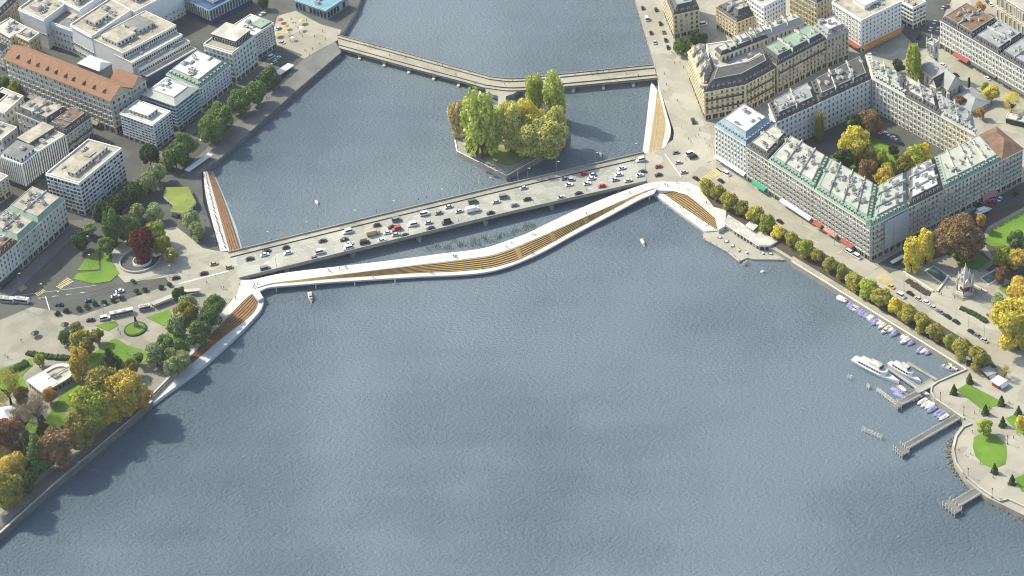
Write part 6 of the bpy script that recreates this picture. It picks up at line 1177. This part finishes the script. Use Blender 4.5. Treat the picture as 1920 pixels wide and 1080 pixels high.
p = G(1429, 509, .5); R = thing('buoy', 'lone white buoy with mast off the landing terrace', 'buoy', (p.x, p.y, 0)); b = MB(); b.cyl(0, 0, -.5, .7, .9, .8, 'wall_white', 10); obj('float', b.mesh('float'), parent=R); b = MB(); b.tube((0, 0, .7), (0, 0, 3), .15, .08, 'wall_white'); b.box((0, 0, 2.4), (.9, .2, .9), 'wall_white'); obj('mast', b.mesh('mast'), parent=R)
for n, (x, y) in enumerate(((1321, 447), (1332, 453), (1343, 458), (1354, 464), (1365, 470), (1377, 479), (1386, 487))):
    p = G(x, y, 1.0); b = MB(); b.tube((0, -.6, -3), (0, -.6, 1.1), .26, .24, 'timber_dark', 7); b.cyl(0, -.6, 1.1, 1.3, .3, .1, 'wall_pale', 7); tag(obj('mooring_post', b.mesh('mooring_post'), (p.x, p.y, .6)), f"dark timber mooring post on the landing terrace edge, {ordn(n + 1)} from the golden steps", 'post', 'mooring posts of the landing terrace')
for n, (x, y) in enumerate(((1350, 446), (1362, 454), (1374, 462), (1386, 470), (1400, 474), (1430, 476), (1445, 477))):
    p = G(x, y, 1.0); R = thing('cafe_table', f"small cafe table with two seats on the landing terrace, {ordn(n + 1)} from the golden steps", 'table', (p.x, p.y, 1.0), n * .5, 'cafe tables on the landing terrace'); b = MB(); b.cyl(0, 0, .68, .74, .7, .7, 'wall_white', 12); obj('table_top', b.mesh('table_top'), parent=R); b = MB(); b.tube((0, 0, 0), (0, 0, .68), .06, .06, 'metal_dark'); b.cyl(0, 0, 0, .05, .35, .3, 'metal_dark', 10); obj('leg', b.mesh('leg'), parent=R)
    for s in (-1, 1): b = MB(); b.box((s * 1.05, 0, .45), (.5, .5, .06), 'timber_dark'); b.box((s * 1.28, 0, .75), (.05, .5, .55), 'timber_dark'); b.box((s * 1.05, 0, .21), (.35, .35, .42), 'metal_dark'); obj('seat', b.mesh('seat'), parent=R)
# reeds
b = MB(); rr = random.Random(21)
for (x, y) in [(800, 470), (825, 465), (838, 467), (842, 464), (862, 462), (865, 458), (886, 450), (893, 455), (908, 450), (912, 448), (933, 447), (936, 444), (960, 438), (967, 434), (982, 430), (990, 425), (880, 462), (900, 460), (925, 452), (950, 442), (815, 462), (850, 452), (1000, 424)]:
    for k in range(26):
        X, Y = x + rr.gauss(0, 5), y + rr.gauss(0, 3); p = G(X, Y, 0); h = rr.uniform(.6, 2.6); b.tube((p.x, p.y, -.3), (p.x + rr.uniform(-.3, .3), p.y + rr.uniform(-.3, .3), h), .09, .03, 'hedge', 3)
tag(obj('reeds', b.mesh('reeds')), 'dark reeds growing in the water between the two bridges', 'reeds', kind='stuff')

# ------------------------------------------------------------------ people
def person_mesh(pose, top, legs):
    sw = .28 if pose == 'walk' else .02; V_ = []; E_l = []; Rr = []
    def add(p, r, parent=None): V_.append(p); Rr.append(r); (E_l.append((parent, len(V_) - 1)) if parent is not None else None); return len(V_) - 1
    if pose == 'sit':
        pe = add((0, 0, .5), .16); ch = add((0, .03, .95), .17, add((0, .02, .72), .15, pe)); nk = add((0, 0, 1.12), .07, ch); add((0, -.02, 1.32), .12, nk)
        for s in (-1, 1):
            k = add((s * .12, -.42, .5), .09, add((s * .1, -.05, .5), .11, pe)); add((s * .12, -.58, .04), .06, add((s * .12, -.46, .08), .06, k)); sh = add((s * .2, .02, 1.02), .07, ch); add((s * .16, -.34, .62), .045, add((s * .26, -.08, .75), .055, sh))
    else:
        pe = add((0, 0, .92), .15); ch = add((0, 0, 1.32), .17, add((0, 0, 1.1), .14, pe)); nk = add((0, 0, 1.5), .07, ch); add((0, -.02, 1.66), .115, nk)
        for s in (-1, 1):
            k = add((s * .1, -.05 - s * sw * .5, .48), .085, add((s * .09, 0, .86), .11, pe)); a = add((s * .1, -s * sw + .03, .08), .06, k); add((s * .1, -s * sw - .14, .04), .05, a); sh = add((s * .2, 0, 1.4), .07, ch); add((s * .24, -.08 + s * sw * .8, .86), .045, add((s * .27, s * sw * .3, 1.12), .055, sh))
    me = bpy.data.meshes.new('p'); me.from_pydata(V_, E_l, []); o = bpy.data.objects.new('p', me); COL.objects.link(o); md = o.modifiers.new('s', 'SKIN')
    for i, r in enumerate(Rr): me.skin_vertices[0].data[i].radius = (r, r)
    me.skin_vertices[0].data[0].use_root = True; sb = o.modifiers.new('u', 'SUBSURF'); sb.levels = 1; sb.render_levels = 1
    dg = bpy.context.evaluated_depsgraph_get(); ev = bpy.data.meshes.new_from_object(o.evaluated_get(dg)); bpy.data.objects.remove(o); ev.name = 'body'
    ev.materials.clear()
    for m in (top, legs, 'skin', 'hair'): ev.materials.append(M[m])
    hz = (1.14, 1.2) if pose == 'sit' else (1.5, 1.56); lg = .62 if pose == 'sit' else .92
    for f in ev.polygons:
        c = f.center; f.material_index = 0 if lg < c.z < hz[0] else (1 if c.z <= lg else (3 if (c.y > -.02 or c.z > hz[1] + .22) and c.z > hz[1] else 2)); f.use_smooth = True
    return ev
tops = ['cloth_dark', 'cloth_blue', 'cloth_red', 'cloth_pale', 'cloth_grey', 'cloth_brown']; PM = {(po, t): person_mesh(po, t, l) for po in ('walk', 'sit') for t, l in zip(tops, ['cloth_blue', 'cloth_dark', 'cloth_dark', 'cloth_blue', 'cloth_dark', 'cloth_grey'])}
PR = random.Random(31); tw_ = dict(cloth_dark='black', cloth_blue='blue', cloth_red='red', cloth_pale='pale', cloth_grey='grey', cloth_brown='brown')
def people(L_, z, place, ref, group, pose='walk'):
    for n, (x, y) in enumerate(L_):
        zz = z(x, y) if callable(z) else z; t = PR.choice(tops if pose == 'walk' else tops[:1] + tops[4:] + tops[:2]); p = G(x, y, zz)
        tag(obj('person', PM[(pose, t)], (p.x, p.y, zz), PR.uniform(0, 6.28) if pose == 'walk' else PR.uniform(1.2, 1.9), (1.05,) * 3), f"person in {tw_[t]} top {'walking' if pose == 'walk' else 'sitting'} {place}, {ordn(n + 1)} from {ref}", 'person', group)
HIz = lambda x, y: HI(x) + .01; LOz = lambda x, y: LO(x) + .01
people([za(x, y) for x, y in ((945, 832), (955, 838), (1028, 818), (1072, 810), (1080, 814), (1880, 728), (1896, 732))] + [(851, 480), (856, 482), (950, 464), (960, 457), (998, 440), (1003, 441), (1100, 402), (1180, 362)], HIz, 'on the upper walkway', 'its garden end', 'people on the upper walkway')
people([(808, 513), (812, 513.5), (905, 505), (998, 476), (1001, 476.5), (1150, 395), (700, 521)], LOz, 'on the lower walkway', 'the garden end', 'people on the lower walkway')
people([(1247, 348), (1252, 349), (1269, 343), (1276, 391), (1281, 392), (1318, 416), (1324, 425), (1328, 424), (1290, 357), (1325, 382), (1372, 407), (1382, 420)], Z + .33, 'on the white steps plaza', 'the footbridge', 'people on the white steps plaza')
people([(476, 540), (483, 533), (478, 536), (442, 560), (415, 541), (420, 541), (450, 535), (405, 520), (388, 531), (340, 560), (300, 705), (283, 716), (350, 655), (430, 600), (240, 665), (222, 620), (226, 628), (10, 668), (15, 672), (40, 640)], Z + .37, 'near the waterside garden', 'the bridgehead', 'people near the waterside garden')
b0, b1 = (387, 326), (424, 466)
people([(b0[0] + (b1[0] - b0[0]) * t + PR.uniform(-2.0, .4) + 3.5 * math.sin(t * 3.1) * -1.0, b0[1] + (b1[1] - b0[1]) * t) for t in [i / 36 + PR.uniform(-.008, .008) for i in range(37)]], Z + .32, 'on the beach walk edge', 'the upper end', 'people sitting along the beach walk', 'sit')
people([(384, 360), (386, 372), (382, 390), (398, 432), (403, 437), (405, 455), (383, 402), (385, 416), (381, 345)], Z + .32, 'on the beach walk', 'the upper end', 'people walking on the beach walk')
PBz = Z + .52
def onp(i, t): p = U2[i].lerp(L2[i], t); return proj(p)
people([onp(i, t) for i, t in ((5, .15), (6, .1), (7, .12), (8, .1), (10, .5), (13, .4), (16, .2), (19, .15), (20, .2), (23, .6), (25, .1), (27, .85), (29, .2), (31, .3), (32, .5), (33, .2), (36, .4), (40, .3), (44, .15), (47, .3), (48, .2), (49, .22), (50, .15), (50, .7), (51, .8), (53, .5), (55, .75))], PBz, 'on the bent bridge', 'the city bank', 'people on the pedestrian bridge')
people([(533, 146), (540, 136), (545, 143), (556, 120), (572, 96), (580, 104), (586, 93), (590, 70), (605, 60), (600, 84), (568, 70), (545, 78), (575, 40), (590, 35), (500, 185), (470, 215), (460, 222), (525, 165), (440, 250), (610, 75), (562, 62)], Z + .18, 'on the upper quay', 'the white shelter', 'people on the upper quay')
people([(1823, 811), (1798, 846), (1811, 855), (1820, 853), (1837, 772), (1827, 776), (1889, 820), (1900, 822), (1862, 896), (1838, 870), (1890, 756), (1893, 757), (1868, 700), (1796, 744), (1851, 768), (1855, 766), (1907, 815)], Z + .16, 'on the promenade', 'the rounded wall', 'people on the promenade')
people([(1291, 262), (1296, 268), (1305, 258), (1310, 255), (1285, 300), (1260, 100), (1265, 120), (1250, 160), (1300, 150), (1290, 140), (1282, 128), (1275, 118), (1322, 262), (1330, 275), (1312, 245), (1245, 172), (1270, 190), (1246, 140), (1278, 240)], Z + .14, 'near the grand hotel', 'the crossing', 'people near the grand hotel')
people([(x, y) for x, y in ((510, 452), (597, 426), (706, 398), (785, 376), (800, 372), (905, 347), (925, 339), (1090, 300), (1160, 285), (540, 500), (745, 445), (860, 415), (925, 402), (1000, 380), (1100, 357))], lambda x, y: deck_at(x, y) + .2, 'on the road bridge sidewalk', 'the garden end', 'people on the road bridge')
people([(1735, 515), (1760, 552), (1765, 553), (1790, 560), (1775, 540), (1840, 545), (1852, 528), (1871, 536), (1758, 533), (1780, 525)], Z + .16, 'on the monument plaza', 'the quay road', 'people on the monument plaza')

# ------------------------------------------------------------------ street furniture
def lamp(x, y, z, label, h=9, head=1, zz=None):
    p = G(x, y, z); o = thing('street_lamp', label, 'street lamp', p); b = MB(); b.cyl(0, 0, 0, .5, .22, .18, 'metal_grey', 8); b.tube((0, 0, .4), (0, 0, h), .11, .07, 'metal_grey', 6); b.tube((0, 0, h), (1.2, -.3, h + .3), .06, .05, 'metal_grey', 5); obj('pole', b.mesh('pole'), parent=o)
    b = MB(); b.prism([(.8, -.5), (1.9, -.7), (1.95, -.2), (.85, -.05)], h + .22, h + .42, 'wall_white', bottom=True, inset=.08); obj('lamp_head', b.mesh('lamp_head'), parent=o)
for n, x in enumerate((500, 570, 655, 735, 820, 914, 982, 1050, 1120, 1185)):
    i = min(range(N), key=lambda j: abs(Upx[j].x - x)); p = U[i].lerp(L[i], .03); X, Y = proj(p); lamp(X, Y, p.z + .2, f"slim lamp post on the bridge's island side sidewalk, {ordn(n + 1)} from the garden end")
for n, x in enumerate((520, 640, 765, 900, 1075, 1145)):
    i = min(range(N), key=lambda j: abs(Lpx[j].x - x)); p = U[i].lerp(L[i], .96); X, Y = proj(p); lamp(X, Y, p.z + .2, f"slim lamp post on the bridge's lake side sidewalk, {ordn(n + 1)} from the garden end")
for n, (x, y) in enumerate(((110, 575), (168, 505), (78, 560), (38, 540), (318, 525), (320, 505), (165, 470), (197, 600))): lamp(x, y, Z + .16, f"grey lamp post on the city road junction, {ordn(n + 1)} from the tram road", 10)
for n, (x, y) in enumerate(((1726, 560), (1792, 605), (1815, 622), (1845, 640), (1565, 460), (1695, 545), (1505, 420))): lamp(x, y, Z + .14, f"grey lamp post along the lake quay road, {ordn(n + 1)} listed by the monument", 10)
for n, (x, y) in enumerate(((1763, 752), (1807, 779), (1860, 933), (1889, 833), (1815, 895))):
    p = G(x, y, Z + .14); o = thing('candelabra_lamp', f"dark ornate lamp post on the promenade, {ordn(n + 1)} from the landing stage", 'street lamp', p); b = MB(); b.cyl(0, 0, 0, .8, .35, .22, 'metal_dark', 8); b.tube((0, 0, .8), (0, 0, 5), .14, .1, 'metal_dark', 6); obj('pole', b.mesh('pole'), parent=o); b = MB(); b.cyl(0, 0, 5, 5.7, .22, .32, 'metal_dark', 6); b.cyl(0, 0, 5.7, 6.1, .36, .03, 'metal_dark', 6); obj('lantern', b.mesh('lantern'), parent=o)
def pole_flag(x, y, label, m, h=10, z=Z + .1):
    p = G(x, y, z); o = thing('flag_pole', label, 'flag', p); b = MB(); b.tube((0, 0, 0), (0, 0, h), .09, .05, 'wall_white', 6); obj('pole', b.mesh('pole'), parent=o)
    b = MB(); S = 8
    for k in range(S): x0, x1 = k / S * 2.6, (k + 1) / S * 2.6; f = lambda t: .25 * math.sin(t * 3); b.face([(x0, f(x0), h - 2.2 - x0 * .3), (x1, f(x1), h - 2.2 - x1 * .3), (x1, f(x1), h - .2 - x1 * .3), (x0, f(x0), h - .2 - x0 * .3)], m)
    obj('flag', b.mesh('flag'), parent=o)
pole_flag(1811, 690, 'white flag on a pole at the landing stage corner', 'white_cloth', 8); pole_flag(1560, 122, 'red flag on the stone hotel roofline', 'red_cloth', 27, Z)
for n, (x, y) in enumerate(((907, 357), (973, 338), (1041, 320), (580, 440), (870, 430))):
    i = min(range(N), key=lambda j: abs(Upx[j].x - x)); p = U[i].lerp(L[i], .01); o = thing('flag_pole', f"bare white flagpole on the road bridge parapet, {ordn(n + 1)} near the island", 'flagpole', (p.x, p.y, p.z + .2)); b = MB(); b.cyl(0, 0, 0, .4, .2, .15, 'metal_grey', 6); b.tube((0, 0, .3), (0, 0, 11), .08, .04, 'wall_white', 5); b.cyl(0, 0, 11, 11.2, .12, .05, 'wall_white', 6); obj('pole', b.mesh('pole'), parent=o)
# parasols
for n, (x, y, r, m, c) in enumerate(((526, 36, 5.5, 'red_cloth', 'red'), (545, 35, 3.5, 'yellow_cloth', 'small yellow'), (566, 38, 6.5, 'yellow_cloth', 'large yellow'), (537, 48, 5.5, 'orange_cloth', 'orange'), (565, 51, 5, 'white_cloth', 'white'), (540, 60, 4.5, 'yellow_cloth', 'middling yellow'), (520, 62, 7, 'yellow_cloth', 'biggest yellow'), (549, 69, 4.5, 'white_cloth', 'small white'), (553, 44, 2.5, 'white_cloth', 'tiny white'))):
    p = G(x, y, Z + 2.8); R_ = r / kpx(y); o = thing('parasol', f"{c} cafe parasol on the square, {ordn(n + 1)} from the glass hall", 'parasol', (p.x, p.y, Z + .16), 0, 'cafe parasols'); b = MB(); b.cyl(0, 0, 2.3, 3.3, R_, .05, m, 8); obj('canopy', b.mesh('canopy'), parent=o); b = MB(); b.tube((0, 0, 0), (0, 0, 3.2), .06, .05, 'wall_white'); obj('pole', b.mesh('pole'), parent=o)
for n, (x, y) in enumerate(((121, 608), (65, 624), (143, 507 + 100))):
    p = G(x, y, Z + 2.4); o = thing('parasol', f"dark parasol on the garden corner, {ordn(n + 1)} from the tree group", 'parasol', (p.x, p.y, Z + .12)); b = MB(); b.cyl(0, 0, 2.0, 3.0, 2.3, .05, 'metal_dark', 8); obj('canopy', b.mesh('canopy'), parent=o); b = MB(); b.tube((0, 0, 0), (0, 0, 2.9), .06, .05, 'wall_white'); obj('pole', b.mesh('pole'), parent=o)
for n, (x, y) in enumerate(((256, 548), (272, 545), (302, 540), (318, 535), (228, 560), (212, 564), (195, 568), (178, 571), (163, 576), (148, 580), (124, 584), (108, 589))):
    p = G(x, y, Z + .6); b = MB(); rr = random.Random(n)
    b.cyl(0, 0, 0, .7, .9, 1.0, 'concrete', 8); R = thing('shrub_tub', f"small shrub in a tub on the road divider, {ordn(n + 1)} from the bridgehead", 'shrub', (p.x, p.y, Z + .02), 0, 'shrub tubs on the divider'); obj('tub', b.mesh('tub'), parent=R); c = obj('foliage', CROWN['round'][n % 4], (0, 0, 1.3), n, (1.5, 1.5, 1.1), R); setmat(c, 0, 'leaf_dark')
# monument
p = G(1809, 548, Z + .1); R = thing('monument', 'tall pale pinnacled stone monument with red columns on the plaza', 'monument', (p.x, p.y, Z + .14), .3)
b = MB(); b.cyl(0, 0, 0, .5, 7.4, 7.4, 'stone', 6); b.cyl(0, 0, .5, 1.0, 6.6, 6.6, 'stone', 6); b.cyl(0, 0, 1.0, 2.6, 5.4, 5.2, 'marble', 6); obj('base', b.mesh('base'), parent=R)
b = MB(); b.cyl(0, 0, 2.6, 5.6, 3.0, 2.8, 'granite_red', 6); obj('tomb', b.mesh('tomb'), parent=R)
cm = MB(); cm.cyl(0, 0, 0, 3.8, .42, .38, 'granite_red', 8); cm.box((0, 0, 4.0), (1.1, 1.1, .4), 'marble'); cm = cm.mesh('column'); pn = MB(); pn.cyl(0, 0, 0, 2.6, .62, .5, 'marble', 6); pn.cyl(0, 0, 2.6, 5.4, .62, .03, 'marble', 6); pn = pn.mesh('pinnacle')
for k in range(6): a = k * math.pi / 3; obj('column', cm, (4.5 * math.cos(a), 4.5 * math.sin(a), 2.6), 0, (1, 1, 1), R); obj('pinnacle', pn, (4.6 * math.cos(a), 4.6 * math.sin(a), 6.8), 0, (1, 1, 1), R)
b = MB(); b.cyl(0, 0, 6.8, 8.4, 5.0, 4.6, 'marble', 6); obj('entablature', b.mesh('entablature'), parent=R)
for k in range(6):
    a = (k + .5) * math.pi / 3; c, s = math.cos(a), math.sin(a); b = MB(); q = lambda t, r, z: (r * c - t * s, r * s + t * c, z)
    b.face([q(-2, 4.1, 8.4), q(2, 4.1, 8.4), q(0, 4.1, 11.6)], 'marble'); b.face([q(2, 4.1, 8.4), q(0, 2, 11.6), q(0, 4.1, 11.6)], 'marble'); b.face([q(-2, 4.1, 8.4), q(0, 4.1, 11.6), q(0, 2, 11.6)], 'marble'); obj('gable', b.mesh('gable'), parent=R)
b = MB(); b.cyl(0, 0, 8.4, 12.6, 3.6, 2.3, 'marble', 6); obj('lantern', b.mesh('lantern'), parent=R)
for k in range(6): a = k * math.pi / 3; obj('pinnacle', pn, (2.4 * math.cos(a), 2.4 * math.sin(a), 11.4), 0, (.7, .7, .8), R)
b = MB(); b.cyl(0, 0, 12.6, 15.4, 1.9, .9, 'marble', 6); b.cyl(0, 0, 15.4, 16.2, 1.2, 1.1, 'marble', 6); obj('crown_stage', b.mesh('crown_stage'), parent=R); b = MB(); b.cyl(0, 0, 16.2, 18.2, .7, .35, 'marble', 6); b.cyl(0, 0, 18.2, 20, .45, .02, 'marble', 6); obj('finial', b.mesh('finial'), parent=R)
# pools
for pts, lab, m in (([(1731, 508), (1751, 497), (1779, 516), (1769, 534)], 'rectangular green pool beside the monument near the poplars', 'pool_water'), ([(1837, 521), (1871, 501), (1889, 513), (1853, 535)], 'rectangular grey pool beside the monument near the park', 'pool_water')):
    P = [G(x, y, Z + .45) for x, y in pts]; o0 = Vector((P[0].x, P[0].y, Z)); pl = ccw([(q - o0)[:2] for q in P]); R = thing('pool', lab, 'pool', o0); b = MB(); ii = offs(pl, -.9)
    for k in range(4): j = (k + 1) % 4; b.prism([pl[k], pl[j], ii[j], ii[k]], 0, .5, 'marble')
    obj('rim', b.mesh('rim'), parent=R); b = MB(); b.prism(ii, 0, .3, 'stone', m); obj('pool_surface', b.mesh('pool_surface'), parent=R)
for (pa, pb, w_, lab) in (((1757, 545), (1777, 519), 1.2, 'pale stone balustrade dividing the plaza by the green pool'), ((1793, 516), (1850, 546), 1.0, 'pale stone balustrade behind the monument'), ((1694, 508), (1750, 545), 1.0, 'pale stone kerb wall of the plaza toward the quay'), ((1850, 588), (1885, 612), 1.0, 'red stone bench wall on the plaza')):
    wall_run('balustrade', [pa, pb], Z, Z + 1.0, w_, 'marble' if 'pale' in lab else 'granite_red', 'marble' if 'pale' in lab else 'granite_red', lab)
grid = [];
for (a, b__) in (((1745, 552), (1800, 578)), ((1765, 540), (1830, 575)), ((1800, 510), (1890, 560)), ((1757, 556), (1777, 540)), ((1778, 566), (1800, 550)), ((1800, 578), (1822, 562)), ((1818, 540), (1850, 556)), ((1838, 556), (1862, 540)), ((1822, 530), (1840, 520))): grid.append((a, b__))
for a, b__ in grid: line(a, b__, 1.4, 'marble', Z + .17)
dup = {}
for o in bpy.data.objects:
    if o.parent is None and 'label' in o: dup.setdefault(o['label'], []).append(o.name)
print('dups', {k: v for k, v in dup.items() if len(v) > 1}); print('objects', len(bpy.data.objects))

# ------------------------------------------------------------------ the air over the lake
b = MB(); b.prism([(-1350, -1180), (1350, -1180), (1350, 1450), (-1350, 1450)], -5.0, CAM.z + 15, 'wall_white', bottom=True); me = b.mesh('haze'); me.materials.clear()
hm = bpy.data.materials.new('haze_air'); hm.use_nodes = True; ht = hm.node_tree; ht.nodes.clear(); ho = ht.nodes.new('ShaderNodeOutputMaterial'); hv = ht.nodes.new('ShaderNodeVolumePrincipled')
hv.inputs['Color'].default_value = (.90, .95, .96, 1); hv.inputs['Density'].default_value = .000028; hv.inputs['Anisotropy'].default_value = .1; ht.links.new(hv.outputs[0], ho.inputs['Volume']); me.materials.append(hm)
tag(obj('haze', me), kind='stuff')
